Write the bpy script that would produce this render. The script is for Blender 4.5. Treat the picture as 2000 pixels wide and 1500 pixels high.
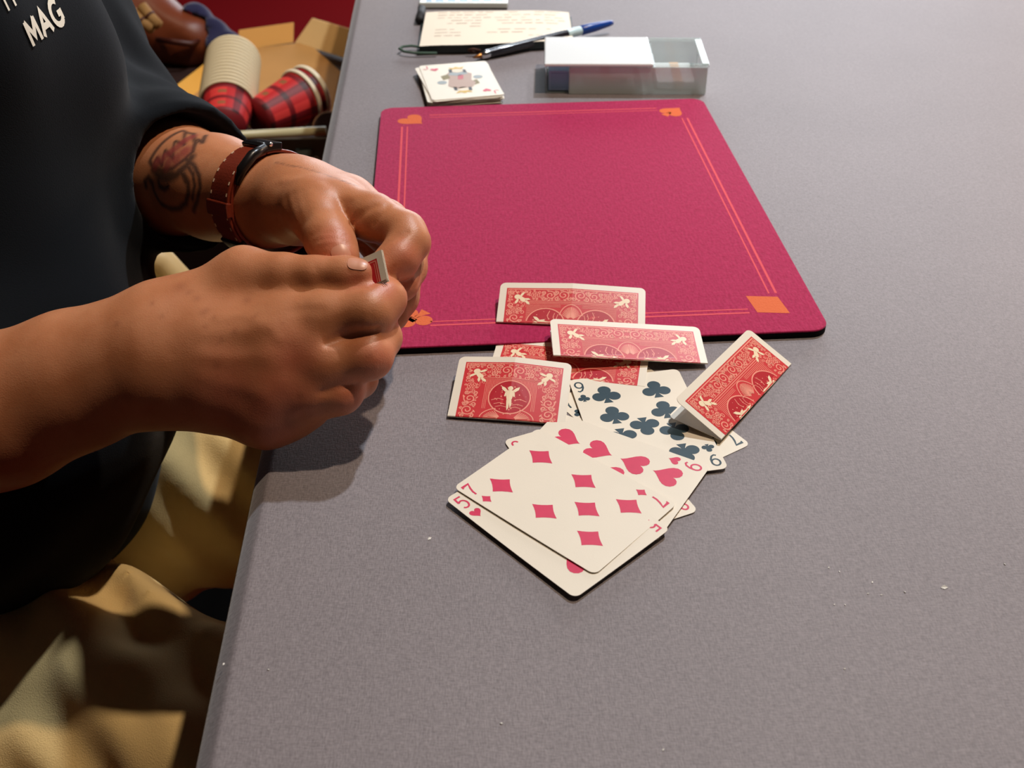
import bpy, bmesh, math, random
import numpy as np
from mathutils import Vector, Matrix

random.seed(7)
rng = np.random.default_rng(7)
for o in list(bpy.data.objects):
    bpy.data.objects.remove(o, do_unlink=True)
scene = bpy.context.scene
C = scene.collection
PI = math.pi
TZ = 0.75                      # table top height; all layout below is in millimetres relative to the table top

def W(p):
    return Vector((p[0] * .001, p[1] * .001, TZ + p[2] * .001))

# ------------------------------------------------------------------ camera
FPX, PITCH, ROLL, CAMH = 2120.7, .6223, .0086, 355.94
cam = bpy.data.cameras.new('camera')
cam_o = bpy.data.objects.new('camera', cam)
C.objects.link(cam_o)
cam.sensor_width = 36.0
cam.lens = 36.0 * FPX / 2000.0
cam_o.location = W((0, 0, CAMH))
_f = Vector((0, math.cos(PITCH), -math.sin(PITCH)))
_u = Vector((0, math.sin(PITCH), math.cos(PITCH)))
_r = Vector((1, 0, 0))
_r2 = _r * math.cos(ROLL) + _u * math.sin(ROLL) * -1
_u2 = _u * math.cos(ROLL) + _r * math.sin(ROLL)
cam_o.rotation_euler = Matrix((( _r2.x, _u2.x, -_f.x), (_r2.y, _u2.y, -_f.y), (_r2.z, _u2.z, -_f.z))).to_euler()
cam.clip_start = .02
cam.dof.use_dof = True
cam.dof.focus_distance = .575
cam.dof.aperture_fstop = 15.0
scene.camera = cam_o

# ------------------------------------------------------------------ world, lights, exposure
world = bpy.data.worlds.new('room_ambient')
scene.world = world
world.use_nodes = True
bg = world.node_tree.nodes['Background']
bg.inputs[0].default_value = (1.0, .86, .80, 1)
bg.inputs[1].default_value = .014

def lamp(name, kind, loc, target, energy, color, size=.05, sizey=None, spot=None):
    l = bpy.data.lights.new(name, kind)
    l.energy = energy
    l.color = color
    if kind == 'AREA':
        l.shape = 'RECTANGLE' if sizey else 'DISK'
        l.size = size
        if sizey: l.size_y = sizey
    else:
        l.shadow_soft_size = size
        if spot: l.spot_size = spot; l.spot_blend = .6
    o = bpy.data.objects.new(name, l)
    C.objects.link(o)
    o.location = loc
    o.rotation_euler = (Vector(target) - Vector(loc)).to_track_quat('-Z', 'Y').to_euler()
    return o

lamp('warm_ceiling_spot', 'SPOT', (.62, .665, 2.685), (.0, .60, .75), 86, (1.0, .80, .60), .03, spot=2.2)
lamp('cool_ceiling_spot', 'SPOT', (.67, 1.47, 2.555), (.05, .70, .75), 120, (.82, .91, 1.0), .03, spot=2.2)
lamp('far_fill_spot', 'SPOT', (1.0, 2.3, 2.35), (.70, 1.25, .75), 86, (.96, .96, 1.0), .06, spot=.72)  # added fill with no known fixture, brightens only the table's far right
lamp('side_ceiling_spot', 'SPOT', (-1.1, 1.2, 2.6), (-.42, 1.75, .5), 30, (1.0, .80, .56), .05, spot=.75)
lamp('window_daylight', 'AREA', (.75, 4.6, 1.35), (.2, .9, .75), 62, (.84, .92, 1.0), 2.4, .9)
lamp('warm_wall_lamp', 'AREA', (2.2, 3.1, 1.3), (.5, 1.1, .75), 14, (1.0, .66, .42), .5, .5)

vs = scene.view_settings
scene.display_settings.display_device = 'sRGB'
vs.view_transform = 'Standard'
vs.look = 'None'
vs.exposure = 0.07
vs.gamma = 1.0
vs.use_curve_mapping = False

# ------------------------------------------------------------------ pixel ray helpers (photograph measured at 2000x1500)
_cp, _sp, _cr, _sr = math.cos(PITCH), math.sin(PITCH), math.cos(ROLL), math.sin(ROLL)

def ray(px, py):
    x, y = (px - 1000) / FPX, (py - 750) / FPX
    x, y = _cr * x + _sr * y, -_sr * x + _cr * y
    return np.array([x, _cp - y * _sp, -_sp - y * _cp])

CAMP = np.array([0, 0, CAMH])
def at(px, py, z=0.):
    r = ray(px, py)
    return CAMP + r * ((z - CAMH) / r[2])
def atd(px, py, d):
    return CAMP + ray(px, py) * d

# ------------------------------------------------------------------ materials
MATS = {}
def lin(c):
    return tuple(((v / 255.) / 12.92 if v <= 10.31 else ((v / 255. + .055) / 1.055) ** 2.4) for v in c)

class NT:
    def __init__(s, name):
        s.m = bpy.data.materials.new(name)
        s.m.use_nodes = True
        s.t = s.m.node_tree
        s.b = s.t.nodes['Principled BSDF']
    def n(s, kind, **kw):
        x = s.t.nodes.new(kind)
        for k, v in kw.items():
            if hasattr(x, k): setattr(x, k, v)
        return x
    def l(s, a, b): s.t.links.new(a, b)
    def set(s, **kw):
        for k, v in kw.items(): s.b.inputs[k.replace('_', ' ')].default_value = v

def mat(name, col, rough=.6, spec=.5, metal=0., var=0., vscale=40., bump=0., bscale=300., sheen=0., sss=0., stretch=None, coat=0., alpha=1., trans=0., ior=1.45):
    if name in MATS: return MATS[name]
    k = NT(name)
    c = lin(col)
    k.set(Base_Color=(*c, 1), Roughness=rough, Metallic=metal, IOR=ior)
    k.b.inputs['Specular IOR Level'].default_value = spec
    if coat: k.b.inputs['Coat Weight'].default_value = coat
    if trans: k.b.inputs['Transmission Weight'].default_value = trans
    if alpha < 1: k.b.inputs['Alpha'].default_value = alpha
    if sheen:
        k.b.inputs['Sheen Weight'].default_value = sheen
        k.b.inputs['Sheen Roughness'].default_value = .45
    tc = k.n('ShaderNodeTexCoord')
    src = tc.outputs['Object']
    if stretch:
        mp = k.n('ShaderNodeMapping'); mp.inputs['Scale'].default_value = stretch
        k.l(src, mp.inputs[0]); src = mp.outputs[0]
    if var:
        no = k.n('ShaderNodeTexNoise'); no.inputs['Scale'].default_value = vscale; no.inputs['Detail'].default_value = 5
        k.l(src, no.inputs['Vector'])
        mx = k.n('ShaderNodeMix', data_type='RGBA')
        k.l(no.outputs[0], mx.inputs[0])
        mx.inputs[6].default_value = (*[v * (1 - var) for v in c], 1)
        mx.inputs[7].default_value = (*[min(1, v * (1 + var)) for v in c], 1)
        k.l(mx.outputs[2], k.b.inputs['Base Color'])
    if bump:
        no = k.n('ShaderNodeTexNoise'); no.inputs['Scale'].default_value = bscale; no.inputs['Detail'].default_value = 4
        k.l(src, no.inputs['Vector'])
        bp = k.n('ShaderNodeBump'); bp.inputs['Strength'].default_value = bump; bp.inputs['Distance'].default_value = .001
        k.l(no.outputs[0], bp.inputs['Height']); k.l(bp.outputs[0], k.b.inputs['Normal'])
    MATS[name] = k.m
    return k.m

# ------------------------------------------------------------------ object helpers
def tag(o, label=None, cat=None, group=None, kind=None):
    if label: o['label'] = label
    if cat: o['category'] = cat
    if group: o['group'] = group
    if kind: o['kind'] = kind
    return o

ORG = {}
def thing(name, origin, label=None, cat=None, group=None, kind=None):
    o = bpy.data.objects.new(name, None)
    o.empty_display_size = .02
    C.objects.link(o)
    o.location = W(origin)
    ORG[o.name] = np.array(origin, float)
    return tag(o, label, cat, group, kind)

def mesh_data(name, verts, faces, mats, midx=None, smooth=False):
    me = bpy.data.meshes.new(name)
    verts = np.asarray(verts, np.float64) * .001
    if isinstance(faces, np.ndarray):
        nf, k = faces.shape
        me.vertices.add(len(verts)); me.vertices.foreach_set('co', verts.astype(np.float32).ravel())
        me.loops.add(nf * k); me.loops.foreach_set('vertex_index', faces.astype(np.int32).ravel())
        me.polygons.add(nf)
        me.polygons.foreach_set('loop_start', np.arange(0, nf * k, k, dtype=np.int32))
        me.update(calc_edges=True)
    else:
        me.from_pydata(verts.tolist(), [], faces)
        me.update()
    for m in (mats if isinstance(mats, (list, tuple)) else [mats]):
        me.materials.append(m)
    if midx is not None:
        me.polygons.foreach_set('material_index', np.asarray(midx, np.int32))
    if smooth:
        me.polygons.foreach_set('use_smooth', np.ones(len(me.polygons), bool))
    return me

def mobj(name, verts, faces, mats, parent=None, origin=None, midx=None, smooth=False):
    """verts in table millimetres; becomes one mesh object relative to its parent (or to its own origin)."""
    v = np.asarray(verts, float).reshape(-1, 3)
    if parent is not None:
        org = ORG[parent.name]
    else:
        org = np.array(origin if origin is not None else [v[:, 0].mean(), v[:, 1].mean(), v[:, 2].min()], float)
    me = mesh_data(name, v - org, faces, mats, midx, smooth)
    o = bpy.data.objects.new(name, me)
    C.objects.link(o)
    if parent is not None:
        o.parent = parent
    else:
        o.location = W(org)
    ORG[o.name] = org
    return o

def add_mod(o, kind, **kw):
    m = o.modifiers.new(kind.lower(), kind)
    for k, v in kw.items(): setattr(m, k, v)
    return m

class MB:
    """collects shapes in table millimetres"""
    def __init__(s): s.v = []; s.f = []
    def add(s, v, f):
        b = len(s.v); s.v += [tuple(map(float, p)) for p in v]; s.f += [tuple(i + b for i in q) for q in f]
        return s
    def box(s, c, size, rz=0., ax=None):
        x, y, z = [d / 2 for d in size]
        p = np.array([[-x, -y, -z], [x, -y, -z], [x, y, -z], [-x, y, -z], [-x, -y, z], [x, -y, z], [x, y, z], [-x, y, z]])
        if ax is not None: p = p @ np.asarray(ax)
        else:
            cc, ss = math.cos(rz), math.sin(rz)
            p = p @ np.array([[cc, ss, 0], [-ss, cc, 0], [0, 0, 1]])
        return s.add(p + np.asarray(c), [(0, 3, 2, 1), (4, 5, 6, 7), (0, 1, 5, 4), (1, 2, 6, 5), (2, 3, 7, 6), (3, 0, 4, 7)])
    def tube(s, pts, r, n=12, cap=True, flat=None):
        pts = [np.asarray(p, float) for p in pts]
        rs = r if isinstance(r, (list, tuple, np.ndarray)) else [r] * len(pts)
        prev = None; rings = []
        for i, p in enumerate(pts):
            t = pts[min(i + 1, len(pts) - 1)] - pts[max(i - 1, 0)]
            t = t / (np.linalg.norm(t) + 1e-9)
            if prev is None:
                a = np.array([0, 0, 1.]) if abs(t[2]) < .9 else np.array([1., 0, 0])
                u = np.cross(t, a)
            else: u = prev - t * (prev @ t)
            u = u / np.linalg.norm(u); prev = u
            w = np.cross(t, u)
            rings.append([p + rs[i] * (math.cos(q) * u + math.sin(q) * w) for q in np.linspace(0, 2 * PI, n, endpoint=False)])
        v = [q for g in rings for q in g]; f = []
        for i in range(len(pts) - 1):
            for j in range(n):
                a, b = i * n + j, i * n + (j + 1) % n
                f.append((a, b, b + n, a + n))
        if cap:
            f.append(tuple(range(n - 1, -1, -1))); f.append(tuple((len(pts) - 1) * n + j for j in range(n)))
        return s.add(v, f)
    def lathe(s, prof, c, axis, n=32):
        """prof: list of (r, h) along axis from c"""
        axis = np.asarray(axis, float); axis = axis / np.linalg.norm(axis)
        a = np.array([0, 0, 1.]) if abs(axis[2]) < .9 else np.array([1., 0, 0])
        u = np.cross(axis, a); u /= np.linalg.norm(u); w = np.cross(axis, u)
        v = []; f = []
        for r, h in prof:
            for q in np.linspace(0, 2 * PI, n, endpoint=False):
                v.append(np.asarray(c) + axis * h + r * (math.cos(q) * u + math.sin(q) * w))
        for i in range(len(prof) - 1):
            for j in range(n):
                a_, b_ = i * n + j, i * n + (j + 1) % n
                f.append((a_, b_, b_ + n, a_ + n))
        return s.add(v, f)
    def build(s, name, m, parent=None, origin=None, smooth=False, bevel=0., seg=2):
        o = mobj(name, s.v, s.f, m, parent, origin, smooth=smooth)
        if bevel: add_mod(o, 'BEVEL', width=bevel * .001, segments=seg, limit_method='ANGLE')
        return o

def rrect(w, h, r, n=6):
    out = []
    for cx, cy, a0 in ((w / 2 - r, h / 2 - r, 0), (-w / 2 + r, h / 2 - r, PI / 2), (-w / 2 + r, -h / 2 + r, PI), (w / 2 - r, -h / 2 + r, 1.5 * PI)):
        for i in range(n + 1):
            a = a0 + PI / 2 * i / n
            out.append((cx + r * math.cos(a), cy + r * math.sin(a)))
    return out

def rot2(p, a, c=(0, 0)):
    ca, sa = math.cos(a), math.sin(a)
    return (c[0] + ca * p[0] - sa * p[1], c[1] + sa * p[0] + ca * p[1])

def slab(poly, z0, z1):
    n = len(poly)
    v = [(x, y, z0) for x, y in poly] + [(x, y, z1) for x, y in poly]
    f = [tuple(range(n - 1, -1, -1)), tuple(range(n, 2 * n))] + [(i, (i + 1) % n, n + (i + 1) % n, n + i) for i in range(n)]
    return v, f
# ================================================================== setting: floor, table
def carpet():
    k = NT('red_carpet')
    tc = k.n('ShaderNodeTexCoord')
    no = k.n('ShaderNodeTexNoise'); no.inputs['Scale'].default_value = 220; no.inputs['Detail'].default_value = 6
    k.l(tc.outputs['Object'], no.inputs['Vector'])
    mx = k.n('ShaderNodeMix', data_type='RGBA')
    mx.inputs[6].default_value = (*lin((112, 4, 10)), 1); mx.inputs[7].default_value = (*lin((136, 6, 14)), 1)
    k.l(no.outputs[0], mx.inputs[0]); k.l(mx.outputs[2], k.b.inputs['Base Color'])
    bp = k.n('ShaderNodeBump'); bp.inputs['Strength'].default_value = .5; bp.inputs['Distance'].default_value = .003
    k.l(no.outputs[0], bp.inputs['Height']); k.l(bp.outputs[0], k.b.inputs['Normal'])
    k.set(Roughness=1.)
    k.b.inputs['Specular IOR Level'].default_value = .08
    return k.m
v, f = slab([(-3500, -2500), (3500, -2500), (3500, 6000), (-3500, 6000)], -790, -750)
fl = mobj('floor', v, f, carpet(), origin=(0, 0, -750))
tag(fl, 'plain red carpet floor seen past the table edge', 'floor', kind='structure')

PLASTER = mat('dim_plaster', (120, 108, 100), .9, .2, var=.05, vscale=3)
for nm, x0, x1, y0, y1 in (('wall_left', -3560, -3500, -2500, 6000), ('wall_right', 3500, 3560, -2500, 6000)):
    v, f = slab([(x0, y0), (x1, y0), (x1, y1), (x0, y1)], -750, 1950)
    tag(mobj(nm, v, f, PLASTER, origin=(x0, y0, -750)), 'plain dim plaster side wall of the room', 'wall', kind='structure')
wb_ = MB()
for (x0, x1, z0, z1) in ((-3500, -600, -750, 1950), (2100, 3500, -750, 1950), (-600, 2100, -750, 100), (-600, 2100, 1150, 1950)):
    wb_.box(((x0 + x1) / 2, 6030, (z0 + z1) / 2), (x1 - x0, 60, z1 - z0))
tag(wb_.build('wall_back', PLASTER, origin=(0, 6000, -750)), 'plain dim plaster wall with a wide window', 'wall', kind='structure')
win = thing('window_1', (750, 6030, 100), 'wide daylight window in the far wall', 'window', kind='structure')
for (x0, x1, z0, z1) in ((-600, 2100, 100, 150), (-600, 2100, 1100, 1150), (-600, -550, 150, 1100), (2050, 2100, 150, 1100), (725, 775, 150, 1100)):
    MB().box(((x0 + x1) / 2, 6030, (z0 + z1) / 2), (x1 - x0, 50, z1 - z0)).build('window_frame', mat('white_window_paint', (225, 225, 220), .5), win)

def cloth_mat():
    k = NT('grey_mauve_table_cloth')
    tc = k.n('ShaderNodeTexCoord')
    mp = k.n('ShaderNodeMapping'); mp.inputs['Scale'].default_value = (1, 1, 1)
    k.l(tc.outputs['Object'], mp.inputs[0])
    wx = k.n('ShaderNodeTexNoise'); wx.inputs['Scale'].default_value = 1.0; wx.inputs['Detail'].default_value = 2
    mpx = k.n('ShaderNodeMapping'); mpx.inputs['Scale'].default_value = (1500, 380, 1)
    k.l(tc.outputs['Object'], mpx.inputs[0]); k.l(mpx.outputs[0], wx.inputs['Vector'])
    wy = k.n('ShaderNodeTexNoise'); wy.inputs['Scale'].default_value = 1.0; wy.inputs['Detail'].default_value = 2
    mpy = k.n('ShaderNodeMapping'); mpy.inputs['Scale'].default_value = (380, 1500, 1)
    k.l(tc.outputs['Object'], mpy.inputs[0]); k.l(mpy.outputs[0], wy.inputs['Vector'])
    ad = k.n('ShaderNodeMath', operation='ADD'); k.l(wx.outputs[0], ad.inputs[0]); k.l(wy.outputs[0], ad.inputs[1])
    big = k.n('ShaderNodeTexNoise'); big.inputs['Scale'].default_value = 9; big.inputs['Detail'].default_value = 4
    k.l(tc.outputs['Object'], big.inputs['Vector'])
    rp = k.n('ShaderNodeMapRange'); rp.inputs['From Min'].default_value = .6; rp.inputs['From Max'].default_value = 1.4
    k.l(ad.outputs[0], rp.inputs['Value'])
    mx = k.n('ShaderNodeMix', data_type='RGBA')
    mx.inputs[6].default_value = (*lin((112, 103, 105)), 1); mx.inputs[7].default_value = (*lin((146, 136, 138)), 1)
    k.l(rp.outputs[0], mx.inputs[0])
    m2 = k.n('ShaderNodeMix', data_type='RGBA', blend_type='MULTIPLY'); m2.inputs[0].default_value = .18
    k.l(mx.outputs[2], m2.inputs[6]); k.l(big.outputs[0], m2.inputs[7])
    k.l(m2.outputs[2], k.b.inputs['Base Color'])
    bp = k.n('ShaderNodeBump'); bp.inputs['Strength'].default_value = .35; bp.inputs['Distance'].default_value = .0004
    k.l(ad.outputs[0], bp.inputs['Height']); k.l(bp.outputs[0], k.b.inputs['Normal'])
    k.set(Roughness=.62)
    k.b.inputs['Specular IOR Level'].default_value = .45
    k.b.inputs['Sheen Weight'].default_value = .25
    k.b.inputs['Sheen Roughness'].default_value = .4
    return k.m
CLOTH = cloth_mat()
# the left edge of the table runs from (-114,249) to (-163,1222)
TA = .0508
T0 = (-128.0, 430.0)
def tl(u, v):                  # table frame: u to the right of the left edge, v along it
    return rot2((u, v), TA, T0)
table = thing('table', (400, 700, -750), 'large table covered in grey mauve cloth with a soft rounded edge', 'table')
L0, L1, TW, TR = -620, 1500, 1250, 9.0
top = [(-6, -30), (-5.8, -14), (-5.0, -10.2), (-3.6, -7.6), (-1.2, -4.8), (1.6, -2.0), (3.0, -.75), (4.0, -.2), (5.2, 0), (7, 0), (12, 0), (30, 0)]
nx = 14
for i in range(1, nx + 1):
    top.append((30 + (TW - 33) * i / nx, 0))
for i in range(1, 9):
    a = PI / 2 - PI / 2 * i / 8
    top.append((TW - 3 + TR * math.cos(a), -TR + TR * math.sin(a)))
sec = top + [(TW + 6, -34), (-6, -34)]
vv = []; ff = []
NS = 40
for j in range(NS + 1):
    vl = L0 + (L1 - L0) * j / NS
    for (x, z) in sec:
        p = tl(x, vl); vv.append((p[0], p[1], z))
n = len(sec)
for j in range(NS):
    for i in range(n):
        a, b = j * n + i, j * n + (i + 1) % n
        ff.append((a, b, b + n, a + n))
ff.append(tuple(range(n))); ff.append(tuple(NS * n + i for i in range(n - 1, -1, -1)))
o = mobj('table_top', vv, ff, CLOTH, table, smooth=True)
add_mod(o, 'EDGE_SPLIT', split_angle=math.radians(50))
dk = mat('black_painted_steel', (22, 22, 24), .45)
for (a_, b_) in ((120, -480), (1130, -480), (120, 1380), (1130, 1380)):
    p = tl(a_, b_)
    MB().tube([(p[0], p[1], -750), (p[0], p[1], -34)], 22, 16).build('leg', dk, table, smooth=False)
for b_ in (-480, 1380):
    p, q = tl(120, b_), tl(1130, b_)
    MB().tube([(p[0], p[1], -60), (q[0], q[1], -60)], 14, 10).build('cross_rail', dk, table)
# ================================================================== close-up mat
MC, MA, MW, MH = (39.6, 720.2), .058, 279.2, 374.0
def ml(x, y): return rot2((x, y), MA, MC)
def felt_mat():
    k = NT('crimson_felt')
    tc = k.n('ShaderNodeTexCoord')
    no = k.n('ShaderNodeTexNoise'); no.inputs['Scale'].default_value = 420; no.inputs['Detail'].default_value = 5; no.inputs['Roughness'].default_value = .7
    k.l(tc.outputs['Object'], no.inputs['Vector'])
    mp = k.n('ShaderNodeMapping'); mp.inputs['Scale'].default_value = (700, 160, 1)
    k.l(tc.outputs['Object'], mp.inputs[0])
    n2 = k.n('ShaderNodeTexNoise'); n2.inputs['Scale'].default_value = 1; n2.inputs['Detail'].default_value = 3
    k.l(mp.outputs[0], n2.inputs['Vector'])
    ad = k.n('ShaderNodeMath', operation='ADD'); k.l(no.outputs[0], ad.inputs[0]); k.l(n2.outputs[0], ad.inputs[1])
    rp = k.n('ShaderNodeMapRange'); rp.inputs['From Min'].default_value = .6; rp.inputs['From Max'].default_value = 1.4
    k.l(ad.outputs[0], rp.inputs['Value'])
    mx = k.n('ShaderNodeMix', data_type='RGBA')
    mx.inputs[6].default_value = (*lin((146, 22, 62)), 1); mx.inputs[7].default_value = (*lin((180, 43, 88)), 1)
    k.l(rp.outputs[0], mx.inputs[0]); k.l(mx.outputs[2], k.b.inputs['Base Color'])
    bp = k.n('ShaderNodeBump'); bp.inputs['Strength'].default_value = .6; bp.inputs['Distance'].default_value = .0006
    k.l(ad.outputs[0], bp.inputs['Height']); k.l(bp.outputs[0], k.b.inputs['Normal'])
    k.set(Roughness=.9); k.b.inputs['Specular IOR Level'].default_value = .2
    k.b.inputs['Sheen Weight'].default_value = .3; k.b.inputs['Sheen Roughness'].default_value = .4
    k.b.inputs['Sheen Tint'].default_value = (1, .65, .8, 1)
    return k.m
FELT = felt_mat()
mat_t = thing('card_mat', (MC[0], MC[1], 0), 'crimson felt close-up card mat with orange suit marks in its corners', 'mat')
v, f = slab([ml(*p) for p in rrect(MW, MH, 11, 8)], 0.02, 3.6)
mobj('rubber_base', v, f, mat('black_foam_rubber', (17, 14, 16), .85, .2), mat_t)
v, f = slab([ml(*p) for p in rrect(MW, MH, 11, 8)], 3.6, 5.0)
felt = mobj('felt_top', v, f, FELT, mat_t)
add_mod(felt, 'BEVEL', width=.0009, segments=3, limit_method='ANGLE')

# ---------- flat shapes
def heart(s=1., n=28):
    pts = []
    for i in range(n):
        t = 2 * PI * i / n
        x = 16 * math.sin(t) ** 3
        y = 13 * math.cos(t) - 5 * math.cos(2 * t) - 2 * math.cos(3 * t) - math.cos(4 * t)
        pts.append((x / 32 * s, (y + 2.5) / 30 * s))
    return [pts]
def diamond(s=1., wd=.8, cv=.06):
    pts = []
    cs = [(0, .5), (-wd / 2, 0), (0, -.5), (wd / 2, 0)]
    for i in range(4):
        a, b = cs[i], cs[(i + 1) % 4]
        for t in (0, .25, .5, .75):
            x, y = a[0] + (b[0] - a[0]) * t, a[1] + (b[1] - a[1]) * t
            k = 1 - cv * 4 * t * (1 - t) * 1.6
            pts.append((x * k * s, y * k * s))
    return [pts]
def circ(cx, cy, r, n=20):
    return [(cx + r * math.cos(2 * PI * i / n), cy + r * math.sin(2 * PI * i / n)) for i in range(n)]
def club(s=1.):
    r = .235
    P = [circ(0, .26, r), circ(-.27, -.1, r), circ(.27, -.1, r)]
    P.append([(-.12, -.02), (.12, -.02), (0.12, .16), (-.12, .16)])
    P.append([(-.045, 0), (-.07, -.25), (-.17, -.46), (.17, -.46), (.07, -.25), (.045, 0)])
    return [[(x * s, y * s) for x, y in p] for p in P]
def spade(s=1.):
    h = [(-x, -y) for x, y in heart(.9)[0]]
    P = [[(x * s, (y + .08) * s) for x, y in h]]
    P.append([(-.04 * s, -.1 * s), (-.16 * s, -.5 * s), (.16 * s, -.5 * s), (.04 * s, -.1 * s)])
    return P
def stroke(pts, w, close=False):
    """polyline ribbon as quads"""
    pts = [np.array(p, float) for p in pts]
    if close: pts = pts + [pts[0]]
    L = []; n = len(pts)
    for i in range(n):
        a = pts[max(i - 1, 0)]; b = pts[min(i + 1, n - 1)]
        if close and i in (0, n - 1): a, b = pts[-2], pts[1]
        t = b - a; t = t / (np.linalg.norm(t) + 1e-9)
        nn = np.array([-t[1], t[0]])
        k = 1.
        if 0 < i < n - 1:
            d0 = pts[i] - pts[i - 1]; d0 = d0 / (np.linalg.norm(d0) + 1e-9)
            k = min(1.6, 1. / max(.5, abs(d0 @ t)))
        L.append((pts[i] + nn * w / 2 * k, pts[i] - nn * w / 2 * k))
    return [[tuple(L[i][0]), tuple(L[i][1]), tuple(L[i + 1][1]), tuple(L[i + 1][0])] for i in range(n - 1)]
def arc(cx, cy, rx, ry, a0, a1, n=14):
    return [(cx + rx * math.cos(math.radians(a0 + (a1 - a0) * i / n)), cy + ry * math.sin(math.radians(a0 + (a1 - a0) * i / n))) for i in range(n + 1)]
DIGITS = {
 '7': [[(-.26, .32), (-.26, .46), (.26, .46), (.06, .1), (-.05, -.2), (-.08, -.5)]],
 '9': [arc(0, .2, .27, .3, 0, 360, 24), [(.27, .2), (.25, -.1), (.12, -.38), (-.06, -.49), (-.2, -.42)]],
 '5': [[(.24, .48), (-.18, .48), (-.22, .06)], [(-.22, .06)] + arc(0, -.16, .27, .32, 130, -140, 18)],
 '8': [arc(0, .26, .22, .23, 0, 360, 22), arc(0, -.22, .27, .27, 0, 360, 24)],
}
def digit(ch, s=8.6, w=1.0):
    out = []
    for pl in DIGITS[ch]:
        out += stroke([(x * s * .92, y * s) for x, y in pl], w)
    return out
def xf(polys, dx=0, dy=0, rot=0., flip=False):
    return [[rot2((x, y), rot, (dx, dy)) for x, y in p] for p in polys]

def print_obj(name, polys, fn, m, parent):
    """flat ink: polygons in local 2D mapped to the surface by fn"""
    v = []; f = []
    for p in polys:
        b = len(v)
        v += [fn(x, y) for x, y in p]
        # orient upwards
        A = sum(p[i][0] * p[(i + 1) % len(p)][1] - p[(i + 1) % len(p)][0] * p[i][1] for i in range(len(p)))
        idx = list(range(b, b + len(p)))
        f.append(tuple(idx if A > 0 else idx[::-1]))
    return mobj(name, v, f, m, parent)

ORANGE = mat('orange_print', (212, 104, 62), .85, .2, bump=.4, bscale=900)
CORAL = mat('coral_print', (216, 84, 92), .85, .2, bump=.4, bscale=900)
fm = lambda x, y: (*ml(x, y), 5.06)
print_obj('heart_mark', xf(heart(23), -111.5, 156, PI / 4), fm, ORANGE, felt)
print_obj('spade_mark', xf(spade(23), 108, 158.5, -PI / 4), fm, ORANGE, felt)
print_obj('diamond_mark', xf(diamond(31, .78, .0), 109.3, -156, PI / 4), fm, ORANGE, felt)
print_obj('club_mark', xf(club(23), -108, -156, PI * .75), fm, ORANGE, felt)
def rc(x0, y0, x1, y1): return [[(x0, y0), (x1, y0), (x1, y1), (x0, y1)]]
for x, w in ((-120.8, 1.6), (-116.4, 1.1), (113.4, 1.1), (117.9, 1.6)):
    print_obj('border_line', rc(x - w / 2, -143, x + w / 2, 143.5), fm, CORAL, felt)
for y, w in ((162, 1.0), (167.0, 1.5), (-160.4, 1.1), (-164.6, 1.5)):
    print_obj('border_line', rc(-98, y - w / 2, 96, y + w / 2), fm, CORAL, felt)

# ================================================================== playing cards
STOCK = mat('cream_card_stock', (230, 219, 201), .38, .5, var=.025, vscale=60, bump=.05, bscale=1800)
RED = mat('card_red_ink', (208, 46, 84), .4, .5, var=.08, vscale=300)
BLACKI = mat('card_black_ink', (38, 60, 70), .4, .5, var=.12, vscale=300)
BACKRED = mat('card_back_red_ink', (202, 48, 52), .36, .5, var=.06, vscale=500)
BACKDEEP = mat('card_back_deep_red_ink', (178, 18, 34), .36, .5)
BACKLINE = mat('card_back_pale_line', (238, 150, 128), .38, .5)
BACKFIG = mat('card_back_cream_figure', (240, 216, 180), .38, .5)
CW, CH, CR, CT = 63.5, 88.9, 3.5, .3

def card_solid(name, fn, slist, half_w, L, m, parent, nu=10, lo=True, extra_u=()):
    """fn(u, s) -> (x, y, z, nx, ny, nz); rows s (signed), rounded ends at |s| = L"""
    us0 = sorted(set(list(np.linspace(-1, 1, nu + 1)) + list(extra_u)))
    top = []; bot = []
    for s in slist:
        e = L - abs(s)
        hw = half_w
        if e < CR: hw = half_w - CR + math.sqrt(max(0, CR * CR - (CR - e) ** 2))
        for t in us0:
            u = t * half_w
            u = max(-hw, min(hw, u))
            q = fn(u, s)
            top.append((q[0] + q[3] * CT / 2, q[1] + q[4] * CT / 2, q[2] + q[5] * CT / 2))
            bot.append((q[0] - q[3] * CT / 2, q[1] - q[4] * CT / 2, q[2] - q[5] * CT / 2))
    n = len(us0); R = len(slist); N = n * R
    v = top + bot; f = []
    for j in range(R - 1):
        for i in range(n - 1):
            a = j * n + i
            f.append((a, a + 1, a + n + 1, a + n))
            f.append((N + a + n, N + a + n + 1, N + a + 1, N + a))
    for j in range(R - 1):
        a = j * n; f.append((a + n, N + a + n, N + a, a))
        a = j * n + n - 1; f.append((a, N + a, N + a + n, a + n))
    for i in range(n - 1):
        f.append((i, N + i, N + i + 1, i + 1))
        a = (R - 1) * n + i; f.append((a + 1, N + a + 1, N + a, a))
    return mobj(name, v, f, m, parent)

def srows(L, n=8):
    e = [L - CR * (1 - math.sin(PI / 2 * i / 6)) for i in range(7)]      # rounded rows L-CR .. L
    mid = list(np.linspace(-(L - CR), L - CR, n + 1))
    return sorted(set([-x for x in e] + mid + e))

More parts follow.
